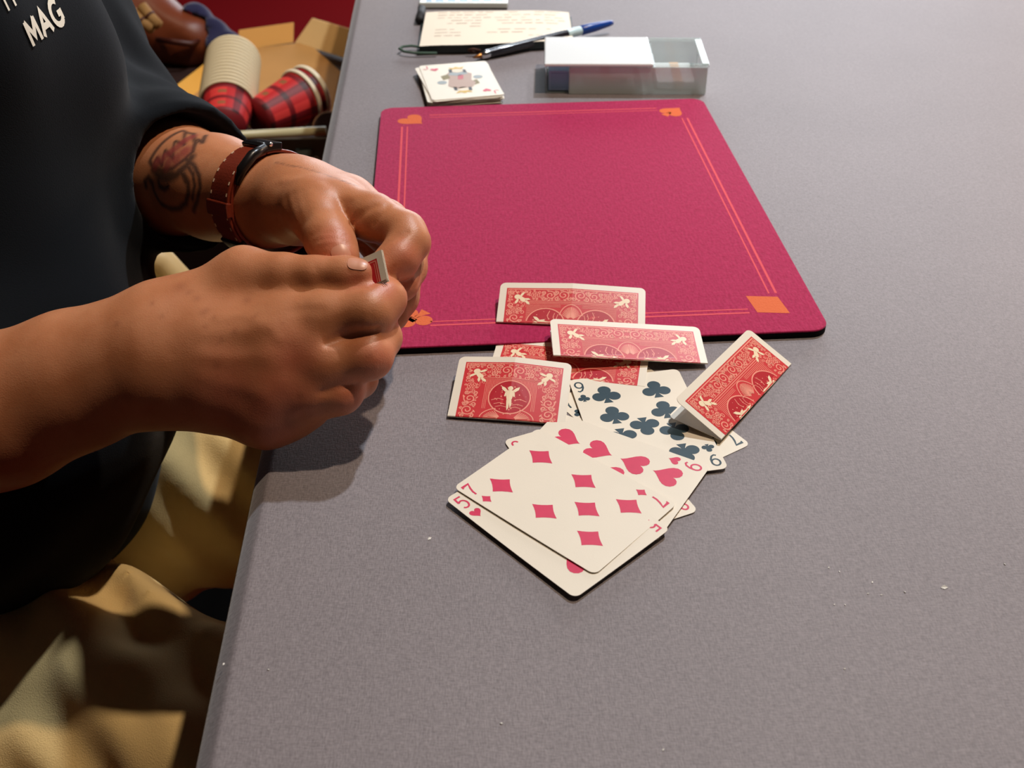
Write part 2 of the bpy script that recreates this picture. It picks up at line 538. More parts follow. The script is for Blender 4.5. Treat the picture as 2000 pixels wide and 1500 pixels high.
PIPS = {'7': [(-14.8, 28, 0), (-14.8, 0, 0), (-14.8, -28, 1), (14.8, 28, 0), (14.8, 0, 0), (14.8, -28, 1), (0, -14.2, 1)],
        '9': [(-14.2, 28, 0), (14.2, 28, 0), (-14.2, 9.3, 0), (14.2, 9.3, 0), (0, -2.5, 1), (-14.2, -9.8, 1), (14.2, -9.8, 1), (-14.2, -28, 1), (14.2, -28, 1)],
        '5': [(-14.2, 28, 0), (14.2, 28, 0), (0, 0, 0), (-14.2, -28, 1), (14.2, -28, 1)],
        '8': [(-14.2, 28, 0), (14.2, 28, 0), (-14.2, 0, 0), (14.2, 0, 0), (0, 14, 0), (0, -14, 1), (-14.2, -28, 1), (14.2, -28, 1)]}

def face_card(rank, suit, cx, cy, ang, z, label, bowx=0., bowy=0., tilt=(0, 0)):
    t = thing('playing_card', (cx, cy, 0), label, 'playing card', 'loose cards fanned face up on the table')
    def fn(u, s):
        x, y = rot2((u, s), ang, (cx, cy))
        zz = z + CT / 2 + bowx * (u / 31.75) ** 2 + bowy * (s / 44.45) ** 2 + tilt[0] * u + tilt[1] * s
        dx = 2 * bowx * u / 31.75 ** 2 + tilt[0]; dy = 2 * bowy * s / 44.45 ** 2 + tilt[1]
        nx, ny = rot2((-dx, -dy), ang)
        return (x, y, zz, nx, ny, 1.)
    card_solid('card_stock', fn, srows(44.45, 10), 31.75, 44.45, STOCK, t, 10)
    def top(x, y):
        q = fn(x, y); return (q[0], q[1], q[2] + CT / 2 + .05)
    shp = {'h': heart, 'd': diamond, 'c': club}[suit]
    sz = {'h': 15.2, 'd': 15.5, 'c': 15.8}[suit]
    ink = BLACKI if suit == 'c' else RED
    def sub(polys):      # split big polygons into a fan so that they follow a bowed card
        return polys
    for (x, y, inv) in PIPS[rank]:
        print_obj('pip', xf(sub(shp(sz)), x, y, PI if inv else 0), top, ink, t)
    for s_ in (0, 1):
        k = -1 if s_ else 1
        print_obj('index_numeral', xf(digit(rank), -27.2 * k, 36.9 * k, PI * s_), top, ink, t)
        print_obj('index_pip', xf(shp({'h': 6.2, 'd': 6.6, 'c': 6.6}[suit]), -26.9 * k, 26.6 * k, PI * s_), top, ink, t)
    return t

face_card('7', 'c', 73.15, 460.31, math.radians(32.6), .12, 'seven of clubs mostly hidden, one corner out beneath the nine of clubs')
face_card('8', 'h', 42.27, 416.73, math.radians(23.8), .50, 'heart card almost covered, its corner showing left of the diamonds', tilt=(0, 0))
face_card('9', 'c', 70.2, 457.64, math.radians(9.2), .95, 'nine of clubs lying face up nearest the card mat', bowy=.6, bowx=.4)
face_card('9', 'h', 45.2, 416.5, math.radians(58.3), 1.75, 'nine of hearts face up between the clubs and the diamonds', bowx=.3, bowy=.2)
face_card('5', 'h', 20.34, 385.19, math.radians(42.3), 2.2, 'five of hearts sticking out under the diamonds, nearest the camera', bowx=.3, bowy=.5, tilt=(.012, -.002))
face_card('7', 'd', 24.95, 397.77, math.radians(47.5), 2.9, 'seven of diamonds on top of the fan of loose cards', bowx=.2, bowy=.3)

# ---------- back design, drawn once in the card's own frame (portrait, centred)
def spiral(cx, cy, r, a0, turns, sgn=1, w=.66, n=20):
    pts = []
    for i in range(n + 1):
        t = i / n
        a = math.radians(a0) + sgn * turns * 2 * PI * t
        rr = r * (1 - .82 * t)
        pts.append((cx + rr * math.cos(a), cy + rr * math.sin(a)))
    return stroke(pts, w)
def leaf(cx, cy, l, w, a, n=6):
    up = [(l * (i / n), w * math.sin(PI * i / n) * .5) for i in range(n + 1)]
    dn = [(x, -y) for x, y in up[::-1]][1:-1]
    return [[rot2(p, a, (cx, cy)) for p in up + dn]]
def mirror4(polys):
    out = []
    for p in polys:
        out += [p, [(-x, y) for x, y in p], [(x, -y) for x, y in p], [(-x, -y) for x, y in p]]
    return out
def back_design():
    panel = rc(-27.4, -40.2, 27.4, 40.2)
    deep = []; line = []; fig = []
    line += stroke([(-26.3, -39.1), (26.3, -39.1), (26.3, 39.1), (-26.3, 39.1)], .55, True)
    q = []                        # quarter x>0, y>0
    # inner frame lines
    q += stroke([(16.3, 0), (16.3, 28.6), (0, 28.6)], .45)
    q += stroke([(15.2, 0), (15.2, 27.6), (0, 27.6)], .3)
    q += stroke([(17.4, 0), (17.4, 25.5)], .3)
    # scrolls in the side band
    for (cx, cy, r, a, tr, sg) in ((21.9, 5.2, 3.6, 200, 1.5, 1), (21.6, 13.2, 3.4, 30, 1.5, -1), (23.9, 9.4, 1.7, 90, 1.2, 1), (19.2, 9.2, 1.5, 250, 1.1, -1),
                                (23.6, 17.6, 1.6, 160, 1.2, 1), (19.0, 17.4, 1.4, 300, 1.1, -1), (19.1, 1.4, 1.3, 80, 1.1, 1), (24.5, 1.2, 1.3, 80, 1.1, 1),
                                (3.6, 34.0, 3.4, 250, 1.5, -1), (10.4, 31.8, 2.0, 120, 1.3, 1), (7.0, 37.0, 1.3, 20, 1.1, -1), (1.6, 30.6, 1.2, 60, 1.1, 1),
                                (13.6, 36.8, 2.0, 210, 1.4, -1), (24.2, 36.6, 1.6, 30, 1.3, 1), (16.0, 31.2, 1.3, 200, 1.1, 1), (24.6, 28.6, 1.4, 100, 1.2, 1), (20.3, 37.3, 1.2, 0, 1.1, 1)):
        q += spiral(cx, cy, r, a, tr, sg)
    for (x, y, l, w, a) in ((21.5, 9.3, 3, 1.0, 1.0), (18.6, 13.0, 2.4, .9, 2.3), (24.8, 13.5, 2.4, .9, 1.3), (18.8, 5.3, 2.4, .9, -2.2), (25.0, 5.2, 2.2, .8, .7),
                          (0.2, 37.6, 2.6, 1.0, .3), (7.2, 33.4, 2.4, .9, -.6), (8.0, 30.0, 2.4, .8, .2), (11.6, 35.0, 2.4, .9, .9), (16.5, 38, 2.2, .8, 0), (22.4, 33.0, 2.6, .9, .6),
                          (17.6, 28.5, 2.4, .9, .8), (22.0, 26.0, 2.4, .9, -.2), (5.0, 29.8, 1.8, .7, 2.6), (2.2, 36.6, 1.8, .7, 2.0)):
        q += leaf(x, y, l, w, a)
    # rosette
    for cx, cy in ((21.7, 22.3), (9.6, 34.6)):
        q += stroke(circ(cx, cy, 2.5, 16), .4, True)
        for i in range(6):
            a = PI / 3 * i
            q += [circ(cx + 1.35 * math.cos(a), cy + 1.35 * math.sin(a), .55, 8)]
        q += [circ(cx, cy, .5, 8)]
    # fan between the medallions
    for i in range(9):
        a = math.radians(2 + i * 8)
        q += stroke([(3.4 + 1.5 * math.cos(a), 1.5 * math.sin(a)), (3.4 + 9.4 * math.cos(a), 9.4 * math.sin(a) * .62)], .42)
    q += stroke(arc(3.4, 0, 11.2, 7.2, 0, 74, 12), .6)
    # more small scrolls wherever the band is still bare
    occ = [(21.9, 5.2, 3.2), (21.6, 13.2, 3.0), (21.7, 22.3, 2.7), (9.6, 34.6, 2.7), (3.6, 34, 3.2), (19, 31, 4.6)]
    rr_ = random.Random(3)
    for _ in range(900):
        x, y = rr_.uniform(.6, 25.6), rr_.uniform(.6, 38.4)
        if x < 18.2 and y < 29.4: continue
        r = rr_.choice((1.5, 1.1, .8))
        if any((x - a) ** 2 + (y - b) ** 2 < (r + c) ** 2 * .8 for a, b, c in occ): continue
        occ.append((x, y, r)); q += spiral(x, y, r, rr_.uniform(0, 360), 1.15, rr_.choice((-1, 1)), .42, 11)
    for i in range(18):          # engraved hatching around the medallions
        x = .5 + i * .8
        h2 = 11.9 ** 2 - x * x
        if h2 > 0:
            c_ = math.sqrt(h2)
            q += rc(x - .11, 15.2 + c_, x + .11, 27.2)
        else: q += rc(x - .11, 6.5, x + .11, 27.2)
    line += mirror4(q)
    for sg in (1, -1):
        cy = 15.2 * sg
        deep += [circ(0, cy, 11.0, 40)]
        line += stroke(circ(0, cy, 11.4, 40), .75, True)
        for i in range(26):
            a = i * 2.39996; r = 3.2 + 6.6 * ((i * 37) % 26) / 26
            line += [circ(r * math.cos(a), cy + r * math.sin(a), .22 + .12 * (i % 3), 6)]
        line += stroke([(-9.6, cy - 2.5 * sg), (-6, cy - 1.2 * sg), (-3, cy - 2.2 * sg)], .4) + stroke([(3, cy - 2.0 * sg), (6, cy - 1 * sg), (9.6, cy - 2.4 * sg)], .4)
        for x0, x1, yy in ((-8, -2, -5), (2, 8, -5.4), (-7, -1, -7), (1, 7, -7.4)):
            line += stroke([(x0, cy + yy * sg), ((x0 + x1) / 2, cy + (yy + .8) * sg), (x1, cy + yy * sg)], .35)
        F = [circ(0, 6.0, 1.5, 12), [(-1.5, 4.6), (1.5, 4.6), (1.9, 1.0), (1.2, -2.4), (-1.2, -2.4), (-1.9, 1.0)],
             [(-1.4, -2.2), (.2, -2.2), (.3, -7.5), (-.5, -9.4), (-1.0, -6)], [(0, -2.2), (1.4, -2.2), (1.7, -5.5), (1.0, -7.6), (.4, -5)],
             [(-1.4, 4.4), (-2.6, 3.0), (-3.0, .4), (-2.2, .2), (-1.6, 2.4)], [(1.4, 4.4), (2.6, 3.0), (3.0, .4), (2.2, .2), (1.6, 2.4)],
             [(-1.2, 4.2), (-3.0, 6.4), (-5.0, 7.4), (-4.6, 5.2), (-2.6, 3.4)], [(1.2, 4.2), (3.0, 6.4), (5.0, 7.4), (4.6, 5.2), (2.6, 3.4)]]
        fig += [[(x, cy + y * sg) for x, y in p] for p in F]
        line += stroke(arc(0, sg * 3.0, 2.0, 1.2, 0, 180 * sg, 8), .5)
    K = []
    for p in ([circ(20.2, 33.2, 1.9, 14), [(18.8, 32.2), (20.8, 31.2), (19.2, 28.8), (16.6, 28.0), (16.0, 29.4), (17.4, 31.2)],
               [(21.0, 31.8), (23.4, 30.6), (24.0, 28.8), (22.4, 29.4), (20.4, 30.6)], [(18.4, 33.4), (16.0, 34.6), (14.6, 33.8), (16.2, 32.6), (18.2, 32.2)],
               [(16.6, 28.6), (14.6, 27.0), (14.2, 25.4), (15.8, 25.8), (17.6, 27.6)], [(19.0, 28.8), (19.2, 26.6), (18.2, 25.0), (17.6, 26.8), (17.8, 28.4)]]):
        K.append(p)
    fig += mirror4(K)
    return panel, deep, line, fig
DES = back_design()

def clip_half(polys, axis, lim):
    """keep coordinate[axis] >= lim"""
    out = []
    for p in polys:
        r = []
        for i in range(len(p)):
            a, b = p[i], p[(i + 1) % len(p)]
            ia, ib = a[axis] >= lim, b[axis] >= lim
            if ia: r.append(a)
            if ia != ib:
                t = (lim - a[axis]) / (b[axis] - a[axis])
                r.append((a[0] + (b[0] - a[0]) * t, a[1] + (b[1] - a[1]) * t))
        if len(r) >= 3: out.append(r)
    return out
def split_at0(polys, axis):
    a = clip_half(polys, axis, 0)
    fl = lambda P: [[((-x if axis == 0 else x), (-y if axis == 1 else y)) for x, y in p] for p in P]
    return a + fl(clip_half(fl(polys), axis, 0))

def folded_card(cx, cy, z, ang, tilt, roll, long_fold, label, gap_tilt=.0, crease=0., lower_tilt=0., bow=0., name='folded_card'):
    """fold edge centred on (cx, cy, z); the upper half rises away from it"""
    t = thing(name, (cx, cy, 0), label, 'playing card', 'folded red-backed cards')
    Wd, L = (CH, CW / 2) if long_fold else (CW, CH / 2)
    U = np.array([math.cos(ang) * math.cos(roll), math.sin(ang) * math.cos(roll), math.sin(roll)])
    V0 = np.array([-math.sin(ang), math.cos(ang), 0]); Z = np.array([0, 0, 1.])
    c0 = np.array([cx, cy, z]); rf = .45
    def prof(s):
        """s>0 upper half, s<0 lower half; returns (v, h, nv, nh) in the fold's section"""
        if abs(s) <= .7:
            a = s / .7 * PI / 2
            return (.45 - rf * math.cos(a), rf * math.sin(a), -math.cos(a), math.sin(a))
        if s > 0:
            d = s - .7
            th = tilt
            return (.45 + d * math.cos(th), rf + d * math.sin(th) + bow * (d / L) ** 2, -math.sin(th), math.cos(th))
        d = -s - .7
        th = lower_tilt
        return (.45 + d * math.cos(th), -rf + d * math.sin(th), math.sin(th), -math.cos(th))
    def fn(u, s):
        v_, h_, nv, nh = prof(s)
        cr = crease * max(0., 1 - abs(u) / (Wd / 2)) * (1 if s > 0 else .1) * min(1, .25 + abs(s) / L)
        p = c0 + U * u + V0 * v_ + Z * (h_ + cr)
        n_ = V0 * nv + Z * nh
        return (*p, *n_)
    rows = sorted(set([-x for x in srows(L, 10) if x > 1] + [x for x in srows(L, 10) if x > 1] + [-.7, -.45, -.2, 0, .2, .45, .7]))
    card_solid('card_stock', fn, rows, Wd / 2, L, STOCK, t, 12)
    def top(u, s, e):
        q = fn(u, s); e = e + CT / 2
        return (q[0] + q[3] * e, q[1] + q[4] * e, q[2] + q[5] * e)
    panel, deep, line, fig = DES
    # local portrait coordinates (x, y) -> (u, s)
    if long_fold:       # keep x >= 0 as the visible half: s = x, u = -y
        cl = lambda P: clip_half(P, 0, .1); mp = lambda x, y: (-y, x)
        ax = 1
    else:
        cl = lambda P: clip_half(P, 1, .1); mp = lambda x, y: (x, y)
        ax = 0
    gx = sorted(list(np.linspace(-27.4, 27.4, 13)) + [.1, .4, .75, 1.6]); gy = sorted(list(np.linspace(-40.2, 40.2, 17)) + [.1, .4, .75, 1.6])
    pan = [q for i in range(len(gx) - 1) for j in range(len(gy) - 1) for q in rc(gx[i], gy[j], gx[i + 1], gy[j + 1])]
    def emit(nm, polys, e, m, par=None):
        P = split_at0(cl(polys), ax)
        def g(x, y): u, s = mp(x, y); return top(u, s, e)
        P2 = P if not long_fold else [p[:] for p in P]
        v = []; f = []
        for p in P2:
            b = len(v); v += [g(x, y) for x, y in p]
            A = sum(p[i][0] * p[(i + 1) % len(p)][1] - p[(i + 1) % len(p)][0] * p[i][1] for i in range(len(p)))
            idx = list(range(b, b + len(p))); f.append(tuple(idx if A > 0 else idx[::-1]))
        return mobj(nm, v, f, m, par or t)
    bpn = emit('back_panel', pan, .05, BACKRED)
    emit('medallion', deep, .08, BACKDEEP, bpn)
    emit('scroll_lines', line, .11, BACKLINE, bpn)
    emit('cherub_figures', fig, .14, BACKFIG, bpn)
    return t

folded_card(35.1, 547.6, 6.0, -.095, .30, .0, True, 'folded red-backed card lying wholly on the crimson mat', crease=1.6)
folded_card(30.3, 498.5, 1.2, -.185, .075, .0, True, 'folded red-backed card lowest in the pile, half shaded by another', crease=.3)
folded_card(67.7, 508.8, 7.2, .03, .12, -.095, True, 'folded red-backed card with glossy pink sheen propped on the mat edge', lower_tilt=-.06, bow=.6)
folded_card(-3.4, 460.5, 1.6, -.13, .21, .0, False, 'folded red-backed card creased down its middle, nearest the hands', crease=2.2)
folded_card(134.4, 476.6, 1.9, .944, .44, -.03, True, 'folded red-backed card gaping open at the right of the pile', lower_tilt=.05)
# ================================================================== implicit surfaces (organic shapes)
def smin(a, b, k):
    if k <= 0: return np.minimum(a, b)
    h = np.maximum(k - np.abs(a - b), 0) / k
    return np.minimum(a, b) - h * h * k * .25

CUR = [None, 0.]                # region under evaluation, for skipping far primitives
class Cone:
    """rounded, tapering limb segment; optionally flattened along n"""
    def __init__(s, a, b, ra, rb, n=None, fl=1.):
        s.a = np.asarray(a, np.float32); s.b = np.asarray(b, np.float32); s.ra, s.rb = ra, rb
        s.n = None if n is None else (np.asarray(n, np.float32) / np.linalg.norm(n)); s.fl = fl
        s.c = (s.a + s.b) / 2
        s.R = np.linalg.norm(s.b - s.a) / 2 + max(ra, rb)
    def __call__(s, P):
        if CUR[0] is not None and len(P) > 1:
            if np.linalg.norm(CUR[0] - s.c) - s.R - CUR[1] > 48:
                return np.full(P.shape[:-1], 400., np.float32)
        ab = s.b - s.a
        q = P - s.a
        t = np.clip((q @ ab) / (ab @ ab + 1e-9), 0, 1)
        d = q - t[..., None] * ab
        if s.n is not None:
            m = d @ s.n
            d = d + (m * (s.fl - 1))[..., None] * s.n
        return np.sqrt((d * d).sum(-1)) - (s.ra + (s.rb - s.ra) * t)
def Ball(c, r, n=None, fl=1.): return Cone(c, np.asarray(c) + [0.01, 0, 0], r, r, n, fl)

class Group:
    def __init__(s, items, k): s.items = items; s.k = k
    def lower(s, c, R):
        return None
    def __call__(s, P, near=None):
        f = None
        for it in s.items:
            v = it(P)
            f = v if f is None else smin(f, v, s.k)
        return f

def dist_poly(P, pts):
    best = None
    for a, b in zip(pts[:-1], pts[1:]):
        ab = b - a
        q = P - a
        t = np.clip((q @ ab) / (ab @ ab + 1e-9), 0, 1)
        d = q - t[..., None] * ab
        v = np.sqrt((d * d).sum(-1))
        best = v if best is None else np.minimum(best, v)
    return best

def surface(fn, lo, hi, h, B=16, slack=6.):
    """sparse surface nets: returns vertices (n,3) and quads (m,4)"""
    lo = np.asarray(lo, float); hi = np.asarray(hi, float)
    nb = np.ceil((hi - lo) / (h * B)).astype(int)
    bi = np.stack(np.meshgrid(*[np.arange(k) for k in nb], indexing='ij'), -1).reshape(-1, 3)
    cen = (lo + (bi + .5) * B * h).astype(np.float32)
    f0 = np.concatenate([fn(cen[i:i + 60000]) for i in range(0, len(cen), 60000)])
    R = B * h * .87 + slack
    act = bi[np.abs(f0) < R]
    g = np.arange(B + 1)
    off = np.stack(np.meshgrid(g, g, g, indexing='ij'), -1)
    N = nb * B + 2
    VK = []; VP = []; FQ = []
    eb = 24
    for i in range(0, len(act), eb):
        ab = act[i:i + eb]
        idx = ab[:, None, None, None, :] * B + off
        P = (lo + idx * h).astype(np.float32)
        ctr = P.reshape(-1, 3); mn, mx_ = ctr.min(0), ctr.max(0)
        CUR[0] = (mn + mx_) / 2; CUR[1] = float(np.linalg.norm(mx_ - mn)) / 2
        F = fn(P.reshape(-1, 3)).reshape(len(ab), B + 1, B + 1, B + 1)
        S = F < 0
        # cell vertices
        acc = np.zeros((len(ab), B, B, B, 3), np.float32); cnt = np.zeros((len(ab), B, B, B), np.float32)
        for ax in range(3):
            a = [slice(None)] * 4; b = [slice(None)] * 4
            a[ax + 1] = slice(0, B); b[ax + 1] = slice(1, B + 1)
            Fa, Fb = F[tuple(a)], F[tuple(b)]
            cr = (Fa < 0) != (Fb < 0)
            t = np.where(cr, Fa / np.where(cr, Fa - Fb, 1), 0)
            oth = [k for k in range(3) if k != ax]
            for d1 in (0, 1):
                for d2 in (0, 1):
                    sl = [slice(None)] * 4
                    sl[ax + 1] = slice(0, B)
                    sl[oth[0] + 1] = slice(d1, d1 + B); sl[oth[1] + 1] = slice(d2, d2 + B)
                    c_ = cr[tuple(sl)]; t_ = t[tuple(sl)]
                    cnt += c_
                    acc[..., ax] += np.where(c_, t_, 0)
                    acc[..., oth[0]] += c_ * d1
                    acc[..., oth[1]] += c_ * d2
        m = cnt > 0
        ci = idx[:, :B, :B, :B][m]
        VK.append((ci[:, 0] * N[1] + ci[:, 1]) * N[2] + ci[:, 2])
        VP.append(lo + (ci + acc[m] / cnt[m][:, None]) * h)
        # quads for edges that start at the block's own points
        for ax in range(3):
            a = [slice(None)] + [slice(0, B)] * 3; b = list(a); b[ax + 1] = slice(1, B + 1)
            Sa, Sb = S[tuple(a)], S[tuple(b)]
            e = Sa != Sb
            if not e.any(): continue
            ei = idx[:, :B, :B, :B][e]; inv = Sa[e]
            o1 = np.zeros(3, int); o2 = np.zeros(3, int)
            o1[(ax + 1) % 3] = 1; o2[(ax + 2) % 3] = 1
            cells = [ei, ei - o1, ei - o1 - o2, ei - o2]
            K = np.stack([(c[:, 0] * N[1] + c[:, 1]) * N[2] + c[:, 2] for c in cells], 1)
            K[~inv] = K[~inv][:, ::-1]
            FQ.append(K)
    CUR[0] = None
    VK = np.concatenate(VK); VP = np.concatenate(VP); FQ = np.concatenate(FQ)
    o = np.argsort(VK); VK = VK[o]; VP = VP[o]
    j = np.searchsorted(VK, FQ); j = np.clip(j, 0, len(VK) - 1)
    ok = (VK[j] == FQ).all(1)
    Q = j[ok]
    return VP, Q

def relax(V, Q, it=1, lam=.5):
    for _ in range(it):
        s = np.zeros_like(V); c = np.zeros(len(V))
        for a, b in ((0, 1), (1, 2), (2, 3), (3, 0)):
            np.add.at(s, Q[:, a], V[Q[:, b]]); np.add.at(c, Q[:, a], 1)
            np.add.at(s, Q[:, b], V[Q[:, a]]); np.add.at(c, Q[:, b], 1)
        V = V + lam * (s / np.maximum(c, 1)[:, None] - V)
    return V

def culled(groups, k):
    """groups: list of callables joined with smin k"""
    def fn(P):
        f = None
        for g in groups:
            v = g(P)
            f = v if f is None else smin(f, v, k)
        return f
    return fn

# ================================================================== the man's arms and hands
J = lambda *a: atd(*a)
VIEW = ray(500, 600); VIEW = VIEW / np.linalg.norm(VIEW)
def chain(pts, k=4.):
    """pts: (px, py, depth, radius) joints of a finger"""
    it = []
    for a, b in zip(pts[:-1], pts[1:]):
        it.append(Cone(J(*a[:3]), J(*b[:3]), a[3], b[3]))
    return Group(it, k)

# right hand (near), seen from its back
R_ELBOW = np.array([-417., 440., -28.]); R_SHO = np.array([-440., 455., 280.])
w0, w1, w2 = J(0, 786, 572), J(150, 728, 568), J(275, 690, 563)
r_arm = Group([
    Cone(R_SHO, R_ELBOW, 52, 44), Cone(R_ELBOW, w0, 43, 38.5, VIEW, 1.12), Cone(w0, w1, 38.5, 34.5, VIEW, 1.15), Cone(w1, w2, 34.5, 31.5, VIEW, 1.15),
    Cone(w2, J(330, 678, 560), 31.5, 31.5, VIEW, 1.2),
    Cone(J(320, 640, 560), J(572, 612, 549), 20, 12.5), Cone(J(572, 612, 549), J(632, 610, 541), 12.5, 10.5),
    Cone(J(320, 670, 557), J(562, 690, 545), 20, 13), Cone(J(562, 690, 545), J(628, 703, 538), 13, 9.5),
    Cone(J(320, 710, 558), J(548, 762, 548), 20, 12.5), Cone(J(548, 762, 548), J(612, 770, 546), 12.5, 8.5),
    Cone(J(320, 745, 562), J(517, 812, 555), 19, 11.0), Cone(J(517, 812, 555), J(570, 802, 556), 11, 8),
    Cone(J(340, 612, 566), J(482, 530, 560), 20, 12.5), Cone(J(482, 530, 560), J(560, 530, 550), 12.5, 8), Cone(J(380, 640, 570), J(530, 580, 564), 20, 14),
    Cone(J(555, 650, 547), J(622, 656, 542), 12, 10), Cone(J(622, 656, 542), J(685, 653, 544), 8.5, 3.5), Cone(J(545, 728, 547), J(606, 737, 544), 12, 9.5), Cone(J(606, 737, 545), J(672, 732, 546), 7.5, 6), Cone(J(525, 790, 552), J(575, 788, 551), 11, 8.5),
    Cone(J(420, 650, 549), J(550, 650, 544), 13, 11.5), Cone(J(420, 715, 549), J(540, 727, 545), 13, 11), Cone(J(430, 765, 554), J(525, 789, 550), 12, 10.5),
    Cone(J(560, 650, 549), J(548, 728, 549), 11, 11), Cone(J(548, 728, 549), J(525, 795, 553), 11, 10),
], 14)
r_thumb = chain([(500, 530, 557, 11.5), (560, 529, 550, 9.6), (622, 532, 545, 8.6), (680, 531, 541, 7.9), (712, 530, 539, 6.8)], 8)
r_fing = Group([
    chain([(590, 612, 546, 11.8), (650, 610, 540, 12.2), (724, 604, 537, 11.8), (754, 579, 544, 9.8), (748, 558, 548, 7.2)], 7),
    chain([(580, 693, 543, 11.5), (650, 703, 539, 11.3), (720, 690, 538, 11.2), (744, 655, 551, 9.8), (712, 640, 566, 8)], 7),
    chain([(560, 763, 547, 11), (615, 766, 544, 10.4), (664, 760, 543, 10.2), (700, 735, 560, 8.8), (672, 705, 574, 7.8)], 7),
    chain([(530, 810, 555, 10.5), (565, 803, 555, 9.6), (606, 787, 556, 8.8), (640, 765, 570, 7.8), (620, 735, 582, 7)], 6),
], 4.5)
r_knuck = Group([Ball(J(560, 616, 542), 6), Ball(J(545, 690, 538), 7), Ball(J(530, 764, 541), 6.5), Ball(J(505, 815, 548), 5.5)], 2)

# left hand (far), thumb side up
L_ELBOW = np.array([-303., 757., 25.]); L_SHO = np.array([-430., 865., 280.])
lw0, lw1 = J(345, 335, 742), J(525, 383, 655)
l_arm = Group([
    Cone(L_SHO, L_ELBOW, 50, 43), Cone(L_ELBOW, lw0, 42, 37), Cone(lw0, J(430, 357, 698), 37, 31.5), Cone(J(430, 357, 698), lw1, 31.5, 27), Cone(lw1, J(560, 388, 636), 27, 25.5, (0, 0, 1), 1.08),
    Cone(J(588, 376, 624), J(672, 398, 593), 19, 13.5), Cone(J(590, 368, 638), J(690, 388, 612), 19, 14),
    Cone(J(590, 376, 650), J(690, 396, 632), 19, 13), Cone(J(585, 395, 656), J(685, 412, 646), 18, 12),
    Cone(J(584, 398, 614), J(622, 402, 590), 19, 15.5), Cone(J(600, 390, 622), J(660, 410, 612), 20, 15),
], 12)
l_fing = Group([
    chain([(618, 402, 592, 15.5), (632, 425, 580, 14), (648, 462, 567, 12.4), (660, 485, 561, 11), (672, 502, 557, 8.8)], 5),
    chain([(672, 400, 593, 14), (735, 420, 576, 12.5), (797, 449, 563, 10.2), (803, 470, 559, 10.4), (782, 502, 553, 10.2), (746, 522, 548, 8.2)], 4),
    chain([(690, 392, 612, 13.5), (760, 430, 598, 12), (806, 470, 586, 10.5), (800, 520, 574, 9.8), (788, 552, 563, 9)], 4),
    chain([(690, 398, 632, 13), (760, 450, 615, 11.5), (800, 510, 600, 10), (786, 578, 588, 9.2), (770, 612, 578, 8.4)], 4),
    chain([(685, 412, 646, 12), (740, 470, 634, 10), (765, 530, 622, 8.8), (758, 585, 606, 8)], 4),
], 1.2)

NECK0, NECK1 = np.array([-445., 660., 300.]), np.array([-415., 660., 430.])
trunk = Group([Cone((-435, 660, -150), (-440, 660, 260), 125, 135, (1, 0, 0), 1.35), Cone((-440, 470, 275), (-440, 850, 275), 58, 58), Cone(NECK0, NECK1, 62, 56)], 40)
head = Group([Ball((-398, 660, 520), 84, (0, 1, 0), 1.18), Ball((-382, 660, 468), 62, (0, 1, 0), 1.1), Cone((-310, 660, 515), (-302, 660, 492), 10, 13), Ball((-385, 584, 505), 20, (0, 1, 0), 2.2), Ball((-385, 736, 505), 20, (0, 1, 0), 2.2),
              Cone((-322, 645, 470), (-322, 675, 470), 9, 9)], 14)

def skin_base(P):
    r = smin(smin(r_arm(P), r_fing(P), 6.), r_thumb(P), 4.)
    r = smin(r, r_knuck(P), 9.)
    l = smin(l_arm(P), l_fing(P), 6.)
    b = smin(trunk(P), head(P), 20.)
    hands = np.minimum(r, l)
    return smin(hands, b, 18.)

def march_many(pts, fn, d0=380., d1=1200., it=160):
    R = np.array([ray(x, y) for x, y in pts]); d = np.full(len(pts), d0); hit = np.zeros(len(pts), bool)
    for _ in range(it):
        m = np.nonzero(~hit & (d < d1))[0]
        if not len(m): break
        P = (CAMP + R[m] * d[m][:, None]).astype(np.float32)
        v = fn(np.concatenate([P, P[:1]]))[:-1]
        hit[m[v < .06]] = True
        d[m] += np.where(v < .06, 0, np.maximum(v * .8, .05))
    out = CAMP + R * d[:, None]
    return [out[i] if hit[i] else None for i in range(len(pts))]
def march(px, py, fn, d0=380., d1=900.):
    return march_many([(px, py)], fn, d0, d1)[0]
def grad(fn, P, e=.5):
    P = np.asarray(P, float)
    G = np.stack([fn((P + d).astype(np.float32)) - fn((P - d).astype(np.float32)) for d in np.eye(3) * e], 1)
    return G / (np.linalg.norm(G, axis=1, keepdims=True) + 1e-9)
def on_skin_lists(lists):
    flat = [p for l in lists for p in l]
    res = march_many(flat, skin_base); out = []; i = 0
    for l in lists:
        out.append([np.asarray(q, np.float32) for q in res[i:i + len(l)] if q is not None]); i += len(l)
    return out

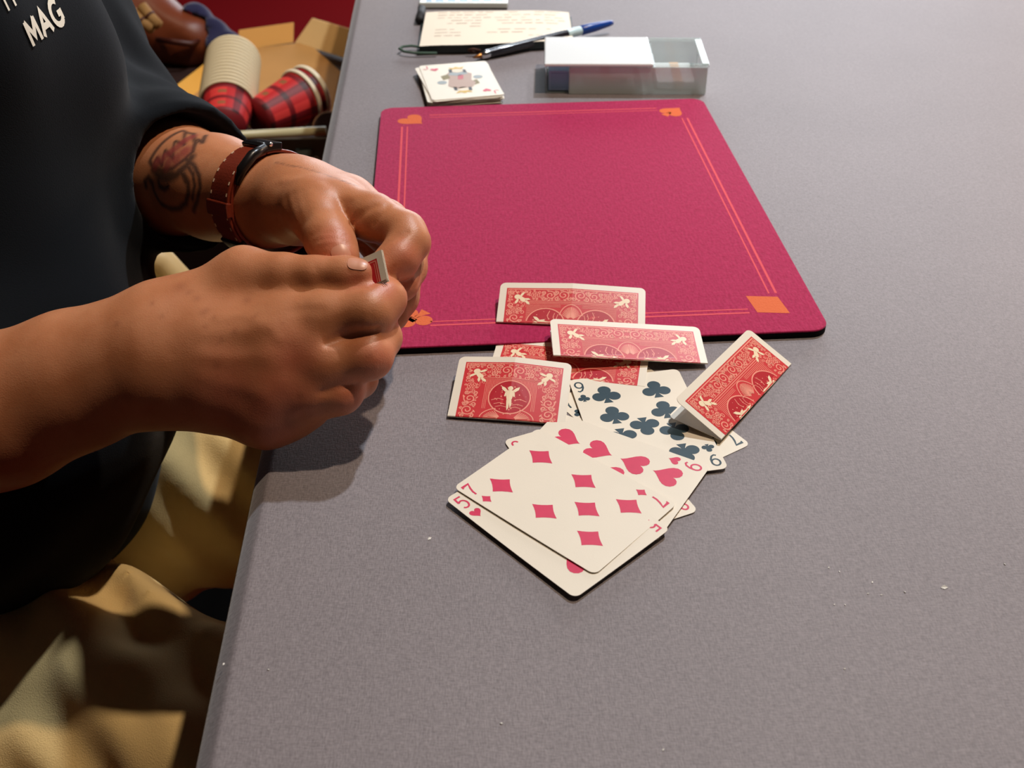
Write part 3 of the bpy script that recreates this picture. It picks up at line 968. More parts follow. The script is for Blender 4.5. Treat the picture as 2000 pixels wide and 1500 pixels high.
# skin creases traced on the photograph and cast onto the hands
CREASE = [
    # left thumb knuckle wrinkles and thumb-base folds
    ([(612, 455), (635, 447), (660, 448), (682, 456)], 1.1, .7), ([(616, 466), (640, 459), (665, 461), (684, 468)], 1.1, .7), ([(620, 442), (645, 436), (668, 438)], 1.0, .45),
    ([(625, 478), (650, 473), (676, 478)], 1.0, .45),
    ([(578, 372), (585, 400), (596, 430)], 2.8, .75), ([(564, 380), (572, 410), (588, 440)], 2.6, .6), ([(594, 366), (602, 395), (606, 420)], 2.8, .55),
    # left index folds towards the palm
    ([(690, 432), (715, 412), (738, 396)], 1.6, 1.5), ([(735, 435), (752, 410), (762, 398)], 1.6, 1.4), ([(746, 482), (770, 465), (800, 450)], 1.3, 1.1), ([(765, 402), (785, 398), (800, 402)], 1.2, .5),
    # right hand: thumb joint, thumb/index valley, finger joints
    ([(616, 505), (622, 522), (628, 545)], 1.4, .35), ([(640, 508), (634, 525), (640, 545)], 1.2, .22), ([(662, 522), (690, 524)], 1.0, .35),
    ([(700, 560), (722, 556), (740, 545)], 1.2, .6), ([(716, 640), (728, 622), (730, 600)], 1.1, .35), ([(702, 640), (708, 622)], 1.0, .3),
    ([(575, 600), (600, 596), (630, 600)], 2.0, .35), ([(640, 664), (665, 655), (700, 648), (738, 640)], 1.5, 2.4), ([(625, 762), (660, 750), (700, 744)], 1.5, 1.2), ([(570, 815), (600, 800), (640, 790)], 1.6, .5),
]
CREASE = [(q, c[1], c[2]) for q, c in zip(on_skin_lists([c[0] for c in CREASE]), CREASE)]
CREASE = [c for c in CREASE if len(c[0]) > 1]
# tendons and veins on the near hand
VEIN = [([(400, 640), (460, 640), (530, 622)], 4.0, .35), ([(400, 684), (460, 690), (520, 690)], 4.2, .4), ([(400, 728), (450, 742), (510, 760)], 4.0, .35), ([(430, 612), (480, 606), (525, 630), (548, 655)], 2.6, .28),
        ([(560, 345), (640, 360), (700, 380)], 2.5, .6)]
VEIN = [(q, c[1], c[2]) for q, c in zip(on_skin_lists([c[0] for c in VEIN]), VEIN)]
VEIN = [c for c in VEIN if len(c[0]) > 1]

def skin(P):
    f = skin_base(P)
    near = np.abs(f) < 6
    if near.any():
        Q = P[near]; g = f[near]
        for pts, w, d in CREASE:
            c = np.mean(pts, 0); Rr = max(np.linalg.norm(q - c) for q in pts) + 4 * w
            m = ((Q - c) ** 2).sum(-1) < Rr * Rr
            if m.any():
                x = dist_poly(Q[m], pts); g[m] += d * np.exp(-(x / w) ** 2)
        for pts, w, d in VEIN:
            c = np.mean(pts, 0); Rr = max(np.linalg.norm(q - c) for q in pts) + 4 * w
            m = ((Q - c) ** 2).sum(-1) < Rr * Rr
            if m.any():
                x = dist_poly(Q[m], pts); g[m] -= d * np.exp(-(x / w) ** 2)
        f = f.copy(); f[near] = g
    return f

# ---------- tattoo ink, redness and spots stored on the skin's vertices
INKL = [
    ([(300, 303), (316, 278), (340, 256), (366, 244), (386, 250), (390, 268), (384, 286), (366, 302), (344, 318), (322, 322), (306, 314), (300, 303)], 1.5),
    ([(306, 312), (314, 296), (324, 312), (330, 282), (346, 298), (350, 264), (368, 272), (370, 248)], 1.2),
    ([(292, 352), (290, 342), (297, 334), (304, 346), (309, 366), (320, 386), (338, 396), (356, 396), (369, 386), (375, 366), (374, 346), (366, 330)], 1.7),
    ([(370, 300), (386, 312), (396, 334), (398, 356), (392, 380), (384, 402)], 1.5), ([(372, 310), (384, 330), (387, 352), (382, 378)], 1.2), ([(356, 322), (364, 330), (370, 344)], 1.5),
    ([(316, 338), (318, 352), (328, 358), (335, 352)], 1.6), ([(306, 318), (318, 332), (335, 338), (352, 330), (372, 312), (382, 296)], 2.6),
    ([(394, 262), (404, 268), (410, 254)], 1.4), ([(320, 328), (345, 332)], 3.0),
]
INKL = [(q, c[1] * 1.35, 1.) for q, c in zip(on_skin_lists([c[0] for c in INKL]), INKL)]
FILL = on_skin_lists([[(314, 306), (328, 296), (340, 286), (354, 276), (368, 264), (378, 258), (335, 308), (352, 298), (368, 285)]])[0]
DASH = on_skin_lists([[(x, y), (x + 7, y + 2.2)] for x, y in [(545, 309), (556, 311), (567, 314), (578, 316), (590, 318), (602, 321), (614, 325), (626, 329), (638, 333), (649, 337), (661, 341), (673, 346), (686, 351), (699, 356)]])
INKL += [(d, .8, .55) for d in DASH if len(d) == 2]
RED_AT = [(555, 760, 26), (520, 790, 24), (575, 700, 18), (740, 700, 14), (690, 770, 14), (735, 545, 9), (760, 560, 9), (700, 540, 8), (665, 490, 12), (655, 460, 12), (800, 500, 14), (740, 520, 12), (795, 550, 14), (540, 840, 18), (450, 760, 26)]
RED_AT = [(p[0], c[2]) for p, c in zip(on_skin_lists([[c[:2]] for c in RED_AT]), RED_AT) if p]
SPOT = [(486, 577, 2.6), (355, 548, 3.2), (388, 572, 1.6), (403, 628, 1.3), (434, 655, 1.5), (406, 596, 1.4), (460, 640, 1.6), (500, 610, 1.5), (318, 606, 1.2), (424, 703, 2.2), (723, 690, 1.5), (586, 765, 1.6), (565, 820, 3.0), (400, 600, 2.0), (372, 560, 1.5), (420, 610, 1.2), (300, 580, 1.3), (230, 620, 1.4)]
SPOT = [(p[0], c[2]) for p, c in zip(on_skin_lists([[c[:2]] for c in SPOT]), SPOT) if p]

def skin_material():
    k = NT('warm_skin')
    at_ = k.n('ShaderNodeAttribute'); at_.attribute_name = 'skin_marks'
    sp = k.n('ShaderNodeSeparateColor'); k.l(at_.outputs['Color'], sp.inputs[0])
    tc = k.n('ShaderNodeTexCoord')
    n1 = k.n('ShaderNodeTexNoise'); n1.inputs['Scale'].default_value = 55; n1.inputs['Detail'].default_value = 5
    n2 = k.n('ShaderNodeTexNoise'); n2.inputs['Scale'].default_value = 320; n2.inputs['Detail'].default_value = 4
    vo = k.n('ShaderNodeTexVoronoi'); vo.inputs['Scale'].default_value = 1300
    for x in (n1, n2, vo): k.l(tc.outputs['Object'], x.inputs['Vector'])
    base = k.n('ShaderNodeMix', data_type='RGBA')
    base.inputs[6].default_value = (*lin((174, 103, 62)), 1); base.inputs[7].default_value = (*lin((208, 142, 102)), 1)
    k.l(n1.outputs[0], base.inputs[0])
    fr = k.n('ShaderNodeMapRange'); fr.inputs['From Min'].default_value = .62; fr.inputs['From Max'].default_value = .75; fr.inputs['To Max'].default_value = .35
    k.l(n2.outputs[0], fr.inputs['Value'])
    m1 = k.n('ShaderNodeMix', data_type='RGBA'); k.l(fr.outputs[0], m1.inputs[0]); k.l(base.outputs[2], m1.inputs[6]); m1.inputs[7].default_value = (*lin((168, 100, 66)), 1)
    m2 = k.n('ShaderNodeMix', data_type='RGBA'); k.l(sp.outputs[1], m2.inputs[0]); k.l(m1.outputs[2], m2.inputs[6]); m2.inputs[7].default_value = (*lin((202, 100, 84)), 1)
    m3 = k.n('ShaderNodeMix', data_type='RGBA'); k.l(sp.outputs[2], m3.inputs[0]); k.l(m2.outputs[2], m3.inputs[6]); m3.inputs[7].default_value = (*lin((128, 66, 42)), 1)
    m4 = k.n('ShaderNodeMix', data_type='RGBA'); k.l(sp.outputs[0], m4.inputs[0]); k.l(m3.outputs[2], m4.inputs[6]); m4.inputs[7].default_value = (*lin((52, 40, 38)), 1)
    a2 = k.n('ShaderNodeAttribute'); a2.attribute_name = 'red_ink'
    m5 = k.n('ShaderNodeMix', data_type='RGBA'); k.l(a2.outputs['Fac'], m5.inputs[0]); k.l(m4.outputs[2], m5.inputs[6]); m5.inputs[7].default_value = (*lin((148, 58, 58)), 1)
    k.l(m5.outputs[2], k.b.inputs['Base Color'])
    bp = k.n('ShaderNodeBump'); bp.inputs['Strength'].default_value = .12; bp.inputs['Distance'].default_value = .0005
    ad = k.n('ShaderNodeMath', operation='ADD'); k.l(vo.outputs['Distance'], ad.inputs[0]); k.l(n2.outputs[0], ad.inputs[1])
    k.l(ad.outputs[0], bp.inputs['Height']); k.l(bp.outputs[0], k.b.inputs['Normal'])
    k.set(Roughness=.46)
    k.b.inputs['Specular IOR Level'].default_value = .45
    k.b.inputs['Subsurface Weight'].default_value = .18
    k.b.inputs['Subsurface Radius'].default_value = (1.0, .35, .18)
    k.b.inputs['Subsurface Scale'].default_value = .004
    return k.m
SKIN = skin_material()

person = thing('person', (-430, 620, -750), 'seated person in a dark lettered t-shirt and khaki trousers, folding a card', 'person')
def fine_box(lo, hi, h):
    return surface(skin, lo, hi, h)
BODY_H = 1.5
V, Q = surface(skin, (-600, 350, -300), (-20, 960, 640), BODY_H, slack=5.)
V = relax(V, Q, 1, .45)
body = mobj('body', V, Q, SKIN, person, smooth=True)
# vertex marks
def marks(V):
    P = V.astype(np.float32); n = len(P)
    ink = np.zeros(n, np.float32); red = np.zeros(n, np.float32); spt = np.zeros(n, np.float32); fil = np.zeros(n, np.float32)
    def local(c, R): return np.nonzero(((P - c) ** 2).sum(-1) < R * R)[0]
    for pts, w, s in INKL:
        if len(pts) < 2: continue
        c = np.mean(pts, 0); R = max(np.linalg.norm(q - c) for q in pts) + 6
        m = local(c, R)
        if len(m):
            d = dist_poly(P[m], pts); ink[m] = np.maximum(ink[m], s * np.clip(1.35 - d / w, 0, 1) * .85)
    for c in FILL:
        m = local(c, 9); d = np.sqrt(((P[m] - c) ** 2).sum(-1)); fil[m] = np.maximum(fil[m], np.clip(1.6 - d / 4.6, 0, 1) * .75)
    for c, r in RED_AT:
        m = local(c, 2.2 * r); d = np.sqrt(((P[m] - c) ** 2).sum(-1)); red[m] = np.maximum(red[m], .42 * np.exp(-(d / (r * .8)) ** 2))
    for c, r in SPOT:
        m = local(c, 2.5 * r); d = np.sqrt(((P[m] - c) ** 2).sum(-1)); spt[m] = np.maximum(spt[m], .34 * np.exp(-(d / (1.1 * r)) ** 2))
    return ink, red, spt, fil
ink, red, spt, fil = marks(V)
at1 = body.data.attributes.new('skin_marks', 'FLOAT_COLOR', 'POINT')
at1.data.foreach_set('color', np.stack([ink, red, spt, np.ones_like(ink)], 1).astype(np.float32).ravel())
at2 = body.data.attributes.new('red_ink', 'FLOAT', 'POINT')
at2.data.foreach_set('value', fil.astype(np.float32))

# ---------- fingernails
NAIL = mat('fingernail', (206, 142, 114), .34, .5)
def l_only(P): return smin(l_arm(P), l_fing(P), 6.)
def r_only(P): return smin(smin(r_arm(P), r_fing(P), 6.), r_thumb(P), 4.)
def nail(px, py, fn, ax_px, L, Wd):
    """a thin plate that follows the fingertip"""
    p = march(px, py, fn)
    nn = grad(fn, p[None].repeat(2, 0))[0]
    a, b = J(*ax_px[0]), J(*ax_px[1])
    t = b - a; t = t - nn * (t @ nn); t /= np.linalg.norm(t)
    w = np.cross(nn, t)
    v = []; f = []; nu, nv = 14, 12
    for i in range(nu + 1):
        for j in range(nv + 1):
            x, y = -1 + 2 * i / nu, -1 + 2 * j / nv
            r = (abs(x) ** 3 + abs(y) ** 3) ** (1 / 3.)
            m = max(abs(x), abs(y)); k = m / r if r > 1e-6 else 1
            v.append(p + t * (x * k * L / 2) + w * (y * k * Wd / 2))
    v = np.array(v)
    for _ in range(6):
        G = grad(fn, v); v = v - G * (fn(v.astype(np.float32))[:, None])
    G = grad(fn, v); v = v + G * .22
    for i in range(nu):
        for j in range(nv):
            a_ = i * (nv + 1) + j
            f.append((a_, a_ + 1, a_ + nv + 2, a_ + nv + 1))
    return mobj('fingernail', v, f, NAIL, body, smooth=True)
nail(703, 509, r_only, ((640, 531, 541), (716, 531, 539)), 10, 8)
nail(671, 490, l_only, ((648, 462, 567), (672, 502, 557)), 10, 10.5)

# ---------- clothing
def wob(P, kx, ky, kz, ph=0.):
    return np.sin(P[..., 0] * kx + P[..., 1] * ky + P[..., 2] * kz + ph)
OPEN0, OPEN1 = J(290, 316, 772), J(384, 342, 722)
sl_dir = (OPEN1 - OPEN0) / np.linalg.norm(OPEN1 - OPEN0)
shirt_core = Group([
    Cone((-415, 635, -125), (-430, 660, 250), 168, 172, (1, 0, 0), 1.12), Ball((-372, 565, -50), 150), Ball((-372, 640, 120), 130),
    Cone((-440, 455, 275), (-440, 865, 275), 78, 78), Cone(R_SHO, (-425, 442, 60), 74, 62),
], 45)
shirt_sleeve = Group([Cone(L_SHO, L_ELBOW + [0, 0, 8], 84, 64), Cone(L_ELBOW + [0, 0, 8], OPEN1 + sl_dir * 10, 64, 49)], 20)
def shirt_f(P):
    a = shirt_core(P)
    t = (P - L_ELBOW.astype(np.float32)) @ (L_SHO - L_ELBOW).astype(np.float32) / 300.
    s = shirt_sleeve(P)
    x = P @ sl_dir.astype(np.float32)
    s = s + 3.2 * np.sin(x * .16 + 1.2 * wob(P, .02, 0, .03)) * np.exp(-((P - L_ELBOW.astype(np.float32)) ** 2).sum(-1) / 110. ** 2)
    a = a + 4.0 * wob(P, .012, .045, .02, .6) * wob(P, .0, .018, -.03) + 2.2 * wob(P, .03, -.05, .045, 1.3)
    inner = Cone(OPEN0, OPEN1 + sl_dir * 40, 42, 45.5)(P)          # open cuff around the forearm
    s = np.maximum(s, -inner)
    s = np.maximum(s, (P - OPEN1.astype(np.float32)) @ sl_dir.astype(np.float32))
    f = smin(a, s, 22)
    f = np.maximum(f, -(Cone(NECK0, NECK1, 66, 66)(P)))
    return f
SHIRT = mat('navy_black_cotton', (12, 16, 21), .9, .15, var=.15, vscale=25, bump=.25, bscale=1400, sheen=.06)
V, Q = surface(shirt_f, (-640, 330, -330), (-140, 990, 400), 4.0, slack=12.)
V = relax(V, Q, 2, .5)
shirt = mobj('t_shirt', V, Q, SHIRT, person, smooth=True)

pants_core = Group([
    Cone((-440, 560, -235), (-440, 690, -235), 118, 118), Cone((-420, 515, -245), (-170, 424, -256), 106, 86), Cone((-170, 424, -256), (70, 410, -262), 86, 74), Cone((70, 410, -262), (105, 410, -660), 72, 58),
    Cone((-420, 715, -240), (-150, 700, -238), 110, 92), Cone((-150, 700, -238), (70, 705, -240), 92, 78), Cone((70, 705, -240), (105, 700, -660), 74, 58),
], 30)
def pants_f(P):
    f = pants_core(P)
    dy = P[..., 1]
    f = f + 7.0 * np.sin(P[..., 0] * .055 + P[..., 1] * .06 + 1.5 * wob(P, .015, .02, .0)) * np.clip(1 - np.abs(P[..., 0] + 240) / 190, 0, 1)
    f = f + 4.2 * wob(P, .11, .09, .05, .5) * wob(P, .02, -.03, .02) + 1.5 * wob(P, .05, -.12, .08)
    return f
KHAKI = mat('khaki_cotton', (234, 200, 136), .85, .25, var=.12, vscale=18, bump=.35, bscale=1100, sheen=.2)
V, Q = surface(pants_f, (-600, 300, -740), (200, 830, -80), 4.5, slack=14.)
V = relax(V, Q, 2, .5)
mobj('khaki_trousers', V, Q, KHAKI, person, smooth=True)
SHOE = mat('dark_shoe_leather', (30, 26, 24), .5)
for y in (415, 700):
    def shoe_f(P, y=y):
        g = smin(Cone((95, y, -700), (260, y, -715), 44, 34, (0, 1, 0), 1.05)(P), Ball((100, y, -668), 50)(P), 18)
        return np.maximum(g, -747. - P[..., 2])
    V, Q = surface(shoe_f, (20, y - 70, -760), (330, y + 70, -600), 5., slack=10.)
    mobj('shoe', V, Q, SHOE, person, smooth=True)
def hair_f(P):
    g = Ball((-405, 660, 530), 90, (0, 1, 0), 1.15)(P)
    g = g + 1.5 * wob(P, .3, .1, .2) * wob(P, .05, .3, .1)
    return np.maximum(np.maximum(g, (P[..., 0] + 352) * .8 + (545 - P[..., 2]) * .5 - 0), 470 - P[..., 2])
V, Q = surface(hair_f, (-520, 540, 440), (-290, 780, 650), 5., slack=8.)
mobj('hair', V, Q, mat('dark_brown_hair', (48, 34, 26), .55), person, smooth=True)
# ================================================================== lettering on the shirt
LET = {'M': [[(0, 0), (.04, 1)], [(.04, 1), (.5, .3), (.96, 1)], [(1, 0), (.96, 1)]],
       'A': [[(0, 0), (.5, 1), (1, 0)], [(.2, .35), (.8, .35)]],
       'G': [arc(.55, .5, .5, .5, 50, 320, 14), [(.95, .12), (.95, .42), (.62, .42)]],
       'I': [[(.5, 0), (.5, 1)]]}
def px_word(word, base, X, Y, w=.2, adv=1.32):
    out = []
    for i, ch in enumerate(word):
        for pl in LET[ch]:
            dense = []
            for a, b in zip(pl[:-1], pl[1:]):
                for t in np.linspace(0, 1, 4, endpoint=False): dense.append((a[0] + (b[0] - a[0]) * t, a[1] + (b[1] - a[1]) * t))
            dense.append(pl[-1])
            for q in stroke(dense, w):
                out.append([(base[0] + (x + i * adv) * X[0] + y * Y[0], base[1] + (x + i * adv) * X[1] + y * Y[1]) for x, y in q])
    return out
def print_on_shirt(name, polys, m):
    flat = [c for p in polys for c in p]
    res = march_many(flat, shirt_f, 450., 1200.)
    ok = [r if r is not None else CAMP for r in res]
    G = grad(shirt_f, np.array(ok), 1.5)
    v = []; f = []; i = 0
    for p in polys:
        idx = range(i, i + len(p)); i += len(p)
        if any(res[k] is None for k in idx): continue
        b = len(v); v += [res[k] + G[k] * .8 for k in idx]; f.append(tuple(range(b, b + len(p))))
    if f: return mobj(name, v, f, m, shirt)
LETTER = mat('cream_shirt_print', (226, 220, 204), .8, .2)
print_on_shirt('lettering', px_word('MAG', (76, 74), (17, -13), (-20, -45), .26) + px_word('II', (24, 8), (10, -7), (-14, -30), .3), LETTER)

# ================================================================== wristwatch on the far wrist
wc = J(533, 385, 654)
wa = lw1 - lw0; wa = wa / np.linalg.norm(wa)
wn = np.array([0, 0, 1.]) - wa * wa[2]; wn /= np.linalg.norm(wn)
wb = np.cross(wa, wn)
if wb @ VIEW > 0: wb = -wb                     # wb points towards the camera side, wn upwards
def wpt(phi, along, r): return wc + wa * along + r * (math.cos(phi) * wn + math.sin(phi) * wb)
watch = thing('wristwatch', wc - np.array([0, 0, 30]), 'brown leather wristwatch with pale stitching on the tattooed arm', 'watch')
def band(name, p0, p1, a0, a1, r0, r1, m, parent, n=40):
    v = []; f = []
    for i in range(n + 1):
        ph = p0 + (p1 - p0) * i / n
        for (al, r) in ((a0, r0), (a1, r0), (a1, r1), (a0, r1)): v.append(wpt(ph, al, r))
    for i in range(n):
        for j in range(4):
            a, b = i * 4 + j, i * 4 + (j + 1) % 4
            f.append((a, b, b + 4, a + 4))
    f += [(3, 2, 1, 0), tuple(n * 4 + j for j in range(4))]
    o = mobj(name, v, f, m, parent)
    add_mod(o, 'BEVEL', width=.0008, segments=2, limit_method='ANGLE')
    return o
WL = mat('russet_strap_leather', (126, 46, 26), .38, .5, var=.25, vscale=90, bump=.2, bscale=900, coat=.2)
WBK = mat('black_watch_metal', (20, 16, 16), .3, .5)
ST = mat('pale_stitch_thread', (226, 200, 170), .7)
band('strap', 0, 2 * PI, -11.5, 11.5, 29.9, 31.9, WL, watch, 72)
tail = band('strap_tail', -.05, 2.6, -11, 11, 32.0, 33.9, WL, watch, 40)
for ph in (1.25, 2.0):
    band('keeper_loop', ph, ph + .26, -12.4, 12.4, 31.6, 35.4, WBK if ph > 1.5 else WL, watch, 8)
for k in range(10):
    ph = .12 + k * .2
    for al in (-9.2, 9.2):
        MB().box(wpt(ph, al, 33.9), (2.0, .8, .5), ax=[-math.sin(ph) * wn + math.cos(ph) * wb, wa, math.cos(ph) * wn + math.sin(ph) * wb]).build('stitch', ST, tail)
# black Y-shaped lug where the strap meets the case, then the case on the outer wrist
band('lug', -.32, .06, -12.5, 12.5, 31.4, 36, WBK, watch, 10)
MB().tube([wpt(.0, 11, 34.2), wpt(.3, 13.0, 34.2), wpt(.62, 13.6, 33.2), wpt(.9, 13.4, 31.0)], [2.6, 3.2, 3.0, 1.4], 10).build('lug_arm', WBK, watch, smooth=True)
MB().tube([wpt(-.02, -9.5, 34.6), wpt(-.02, 9.5, 34.6)], 2.2, 10).build('spring_bar', WBK, watch, smooth=True)
MB().tube([wpt(-.1, 10.4, 35.2), wpt(-.1, 12.6, 35.2)], 1.3, 10).build('pin_head', mat('bright_steel', (220, 220, 222), .2, metal=1.), watch, smooth=True)
cdir = math.cos(-2.5) * wn + math.sin(-2.5) * wb
cm = MB(); cm.lathe([(0.1, 0), (19, 0), (20, 2), (20, 8), (18.5, 9.5), (0.1, 9.5)], wc + cdir * 32, cdir, 40)
cm.build('watch_case', WBK, watch, smooth=True)
fm_ = MB(); fm_.lathe([(0.1, 0), (17.5, 0), (17.5, .3), (.1, .3)], wc + cdir * 41.6, cdir, 40)
fm_.build('dial', mat('watch_dial', (225, 222, 214), .3), watch)

# ================================================================== folded card held between the fingers
h_tr, h_br = J(749, 483, 534), J(758, 531, 532)
e1 = h_br - h_tr; e1 = e1 / np.linalg.norm(e1)
e2 = J(716, 503, 537) - h_tr; e2 = e2 - e1 * (e2 @ e1) * .6; e2 = e2 / np.linalg.norm(e2)
e3 = np.cross(e1, e2); e3 = e3 / np.linalg.norm(e3)
if e3 @ VIEW > 0: e3 = -e3
held = thing('folded_card', h_tr, 'small tightly folded red-backed card pinched between the fingertips', 'playing card', 'folded red-backed cards')
def hq(a, b, c): return h_tr + e1 * a + e2 * b + e3 * c
for lay in range(3):
    c0 = -.55 * lay - lay * .25
    ln = 15 + lay * .6
    vq = [hq(0, 0, c0), hq(ln, 0, c0), hq(ln, 16, c0), hq(0, 16, c0), hq(0, 0, c0 - .3), hq(ln, 0, c0 - .3), hq(ln, 16, c0 - .3), hq(0, 16, c0 - .3)]
    mobj('card_layer', vq, [(0, 1, 2, 3), (7, 6, 5, 4), (0, 4, 5, 1), (1, 5, 6, 2), (2, 6, 7, 3), (3, 7, 4, 0)], STOCK, held)
mobj('back_panel', [hq(3.2, 3.4, .05), hq(14.9, 3.4, .05), hq(14.9, 15.9, .05), hq(3.2, 15.9, .05)], [(0, 1, 2, 3)], BACKRED, held)
for a, b, c, d in ((3.9, 4.0, 14.9, 4.5), (3.9, 4.0, 4.4, 15.9), (5.2, 5.2, 14.9, 5.5)):
    mobj('scroll_line', [hq(a, b, .09), hq(c, b, .09), hq(c, d, .09), hq(a, d, .09)], [(0, 1, 2, 3)], BACKLINE, held)

# ================================================================== pile of cards beyond the mat
DC, DA = (-44.5, 958.), math.radians(11.2)
def pile_card(i, z, dx, dy, da, label, art=False):
    cx, cy, ang = DC[0] + dx, DC[1] + dy, DA + da
    t = thing('playing_card', (cx, cy, 0), label, 'playing card', 'small pile of cards beyond the mat')
    fn = lambda u, s: (*rot2((u, s), ang, (cx, cy)), z + CT / 2, 0, 0, 1.)
    card_solid('card_stock', fn, srows(44.45, 2), 31.75, 44.45, STOCK, t, 4)
    if art:
        top = lambda x, y: (*rot2((x, y), ang, (cx, cy)), z + CT + .06)
        mk = lambda nm, P, m: print_obj(nm, P, top, m, t)
        GOLD = mat('court_gold_ink', (214, 176, 74), .45); GREY = mat('court_grey_ink', (150, 158, 160), .45); OLIVE = mat('court_olive_ink', (128, 112, 60), .45)
        MAUVE = mat('court_mauve_ink', (178, 148, 132), .45); DKI = mat('court_black_ink', (44, 40, 46), .45)
        for s_ in (0, 1):
            r = PI * s_
            k = -1 if s_ else 1
            mk('robe', xf([[(-10, 2), (10, -2), (13, 14), (6, 22), (-8, 20), (-13, 10)]], 0, 0, r), MAUVE)
            top = lambda x, y: (*rot2((x, y), ang, (cx, cy)), z + CT + .12)
            mk('collar', xf([[(-9, 14), (0, 10), (10, 14), (6, 20), (-6, 20)]], 0, 0, r), GREY)
            mk('sleeve', xf([[(-15, 2), (-8, 6), (-9, 16), (-16, 12)]], 0, 0, r), OLIVE)
            mk('emblem', xf([circ(17, 4, 4.5, 12)], 0, 0, r), GREY)
            mk('sash', xf([[(-2, 1), (3, 1), (5, 12), (0, 12)]], 0, 0, r), mat('court_red_ink', (190, 84, 92), .45))
            top = lambda x, y: (*rot2((x, y), ang, (cx, cy)), z + CT + .18)
            mk('face', xf([circ(1, 23.5, 5, 14)], 0, 0, r), mat('court_face_ink', (232, 214, 190), .45))
            mk('crown', xf([[(-4, 28), (6, 28), (9, 33), (4, 31), (1, 34), (-2, 31), (-6, 33)]], 0, 0, r), GOLD)
            mk('hair_curl', xf([[(-7, 20), (-4, 20), (-3.5, 28), (-6.5, 28)], [(6, 18), (9, 17), (9, 25), (6.5, 26)]], 0, 0, r), DKI)
            mk('index_numeral', xf(stroke([(2, 4), (2, -3), (0, -4.3), (-2, -3)], 1.0), -27 * k, 37 * k, r), RED)
            mk('index_pip', xf(heart(7.5), -19 * k, 30 * k, r), RED)
    return t
NP = 15
for i in range(NP):
    z = .08 + i * .52
    if i == NP - 1: pile_card(i, z, 0, 0, 0, 'court card of hearts on top of the small pile beyond the mat', True)
    elif i == NP - 2: pile_card(i, z, -1.5, -1.5, .06, 'card just under the court card, turned slightly out of the pile')
    else: pile_card(i, z, random.uniform(-2.5, 1.5), random.uniform(-2.5, .5), random.uniform(-.05, .03), 'plain cream-edged card stacked under the court card in the small pile')

# ================================================================== clear plastic box
PLAS = mat('clear_acrylic', (206, 226, 222), .08, .8, alpha=.3, coat=.6)
GLARE_WHITE = mat('lid_glare_white', (248, 250, 250), .12, .6, coat=.5, alpha=.9)  # white base colour stands for light glaring off a clear lid
bx0, bx1, by0, by1, bz = 33., 176., 938., 1010., 27.
box = thing('plastic_box', ((bx0 + bx1) / 2, (by0 + by1) / 2, 0), 'clear plastic box, its lid coloured white as glare, beyond the mat', 'box')
cxm, cym = (bx0 + bx1) / 2, (by0 + by1) / 2
BRZ = -.035
def bl(x, y, z): p = rot2((x - cxm, y - cym), BRZ, (cxm, cym)); return (p[0], p[1], z)
def bbox(name, x0, x1, y0, y1, z0, z1, m, parent, bev=.8):
    v = [bl(x, y, z) for z in (z0, z1) for x, y in ((x0, y0), (x1, y0), (x1, y1), (x0, y1))]
    o = mobj(name, v, [(3, 2, 1, 0), (4, 5, 6, 7), (0, 1, 5, 4), (1, 2, 6, 5), (2, 3, 7, 6), (3, 0, 4, 7)], m, parent)
    if bev: add_mod(o, 'BEVEL', width=bev * .001, segments=2, limit_method='ANGLE')
    return o
tk = 1.6
bbox('floor_panel', bx0 + 2, bx1 - 2, by0 + 2, by1 - 2, .1, tk, PLAS, box)
bbox('front_panel', bx0 + 21, bx1, by0, by0 + tk, 0.1, bz - 2, mat('frosted_acrylic', (228, 238, 235), .25, .8, alpha=.68, coat=.5), box)
bbox('back_panel', bx0, bx1, by1 - tk, by1, 0.1, bz - 2, PLAS, box)
bbox('side_panel', bx0, bx0 + tk, by0 + 2, by1 - 2, .1, bz - 2, PLAS, box)
bbox('side_panel', bx1 - tk, bx1, by0 + 2, by1 - 2, .1, bz - 2, PLAS, box)
bbox('divider', bx0 + 96, bx0 + 97.6, by0 + 2, by1 - 2, 2, bz - 4, PLAS, box)
bbox('lid', bx0 - 1, bx0 + 95, by0 - 1, by1 + 1, bz - 1.8, bz + 1.2, GLARE_WHITE, box, 1.4)
bbox('lid_rim', bx0 + 95.5, bx1 + 1, by0 - 1, by0 + 3, bz - 1.8, bz + .6, PLAS, box)
bbox('lid_rim', bx0 + 95.5, bx1 + 1, by1 - 3, by1 + 1, bz - 1.8, bz + .6, PLAS, box)
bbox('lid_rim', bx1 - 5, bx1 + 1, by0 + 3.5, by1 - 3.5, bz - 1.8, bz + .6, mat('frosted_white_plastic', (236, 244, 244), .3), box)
blue = thing('card_packet', bl(bx0 + 13, cym, 2), 'pale blue packet inside the left end of the clear box', 'packet')
bbox('wrapper', bx0 + 3, bx0 + 24, by0 + 4, by1 - 6, 1.9, 20, mat('pale_blue_wrapper', (170, 204, 238), .35), blue)
bbox('end_flap', bx0 + 5, bx0 + 22, by0 + 3.2, by0 + 3.9, 4, 18, mat('deep_blue_wrapper', (146, 184, 222), .35), blue, .2)
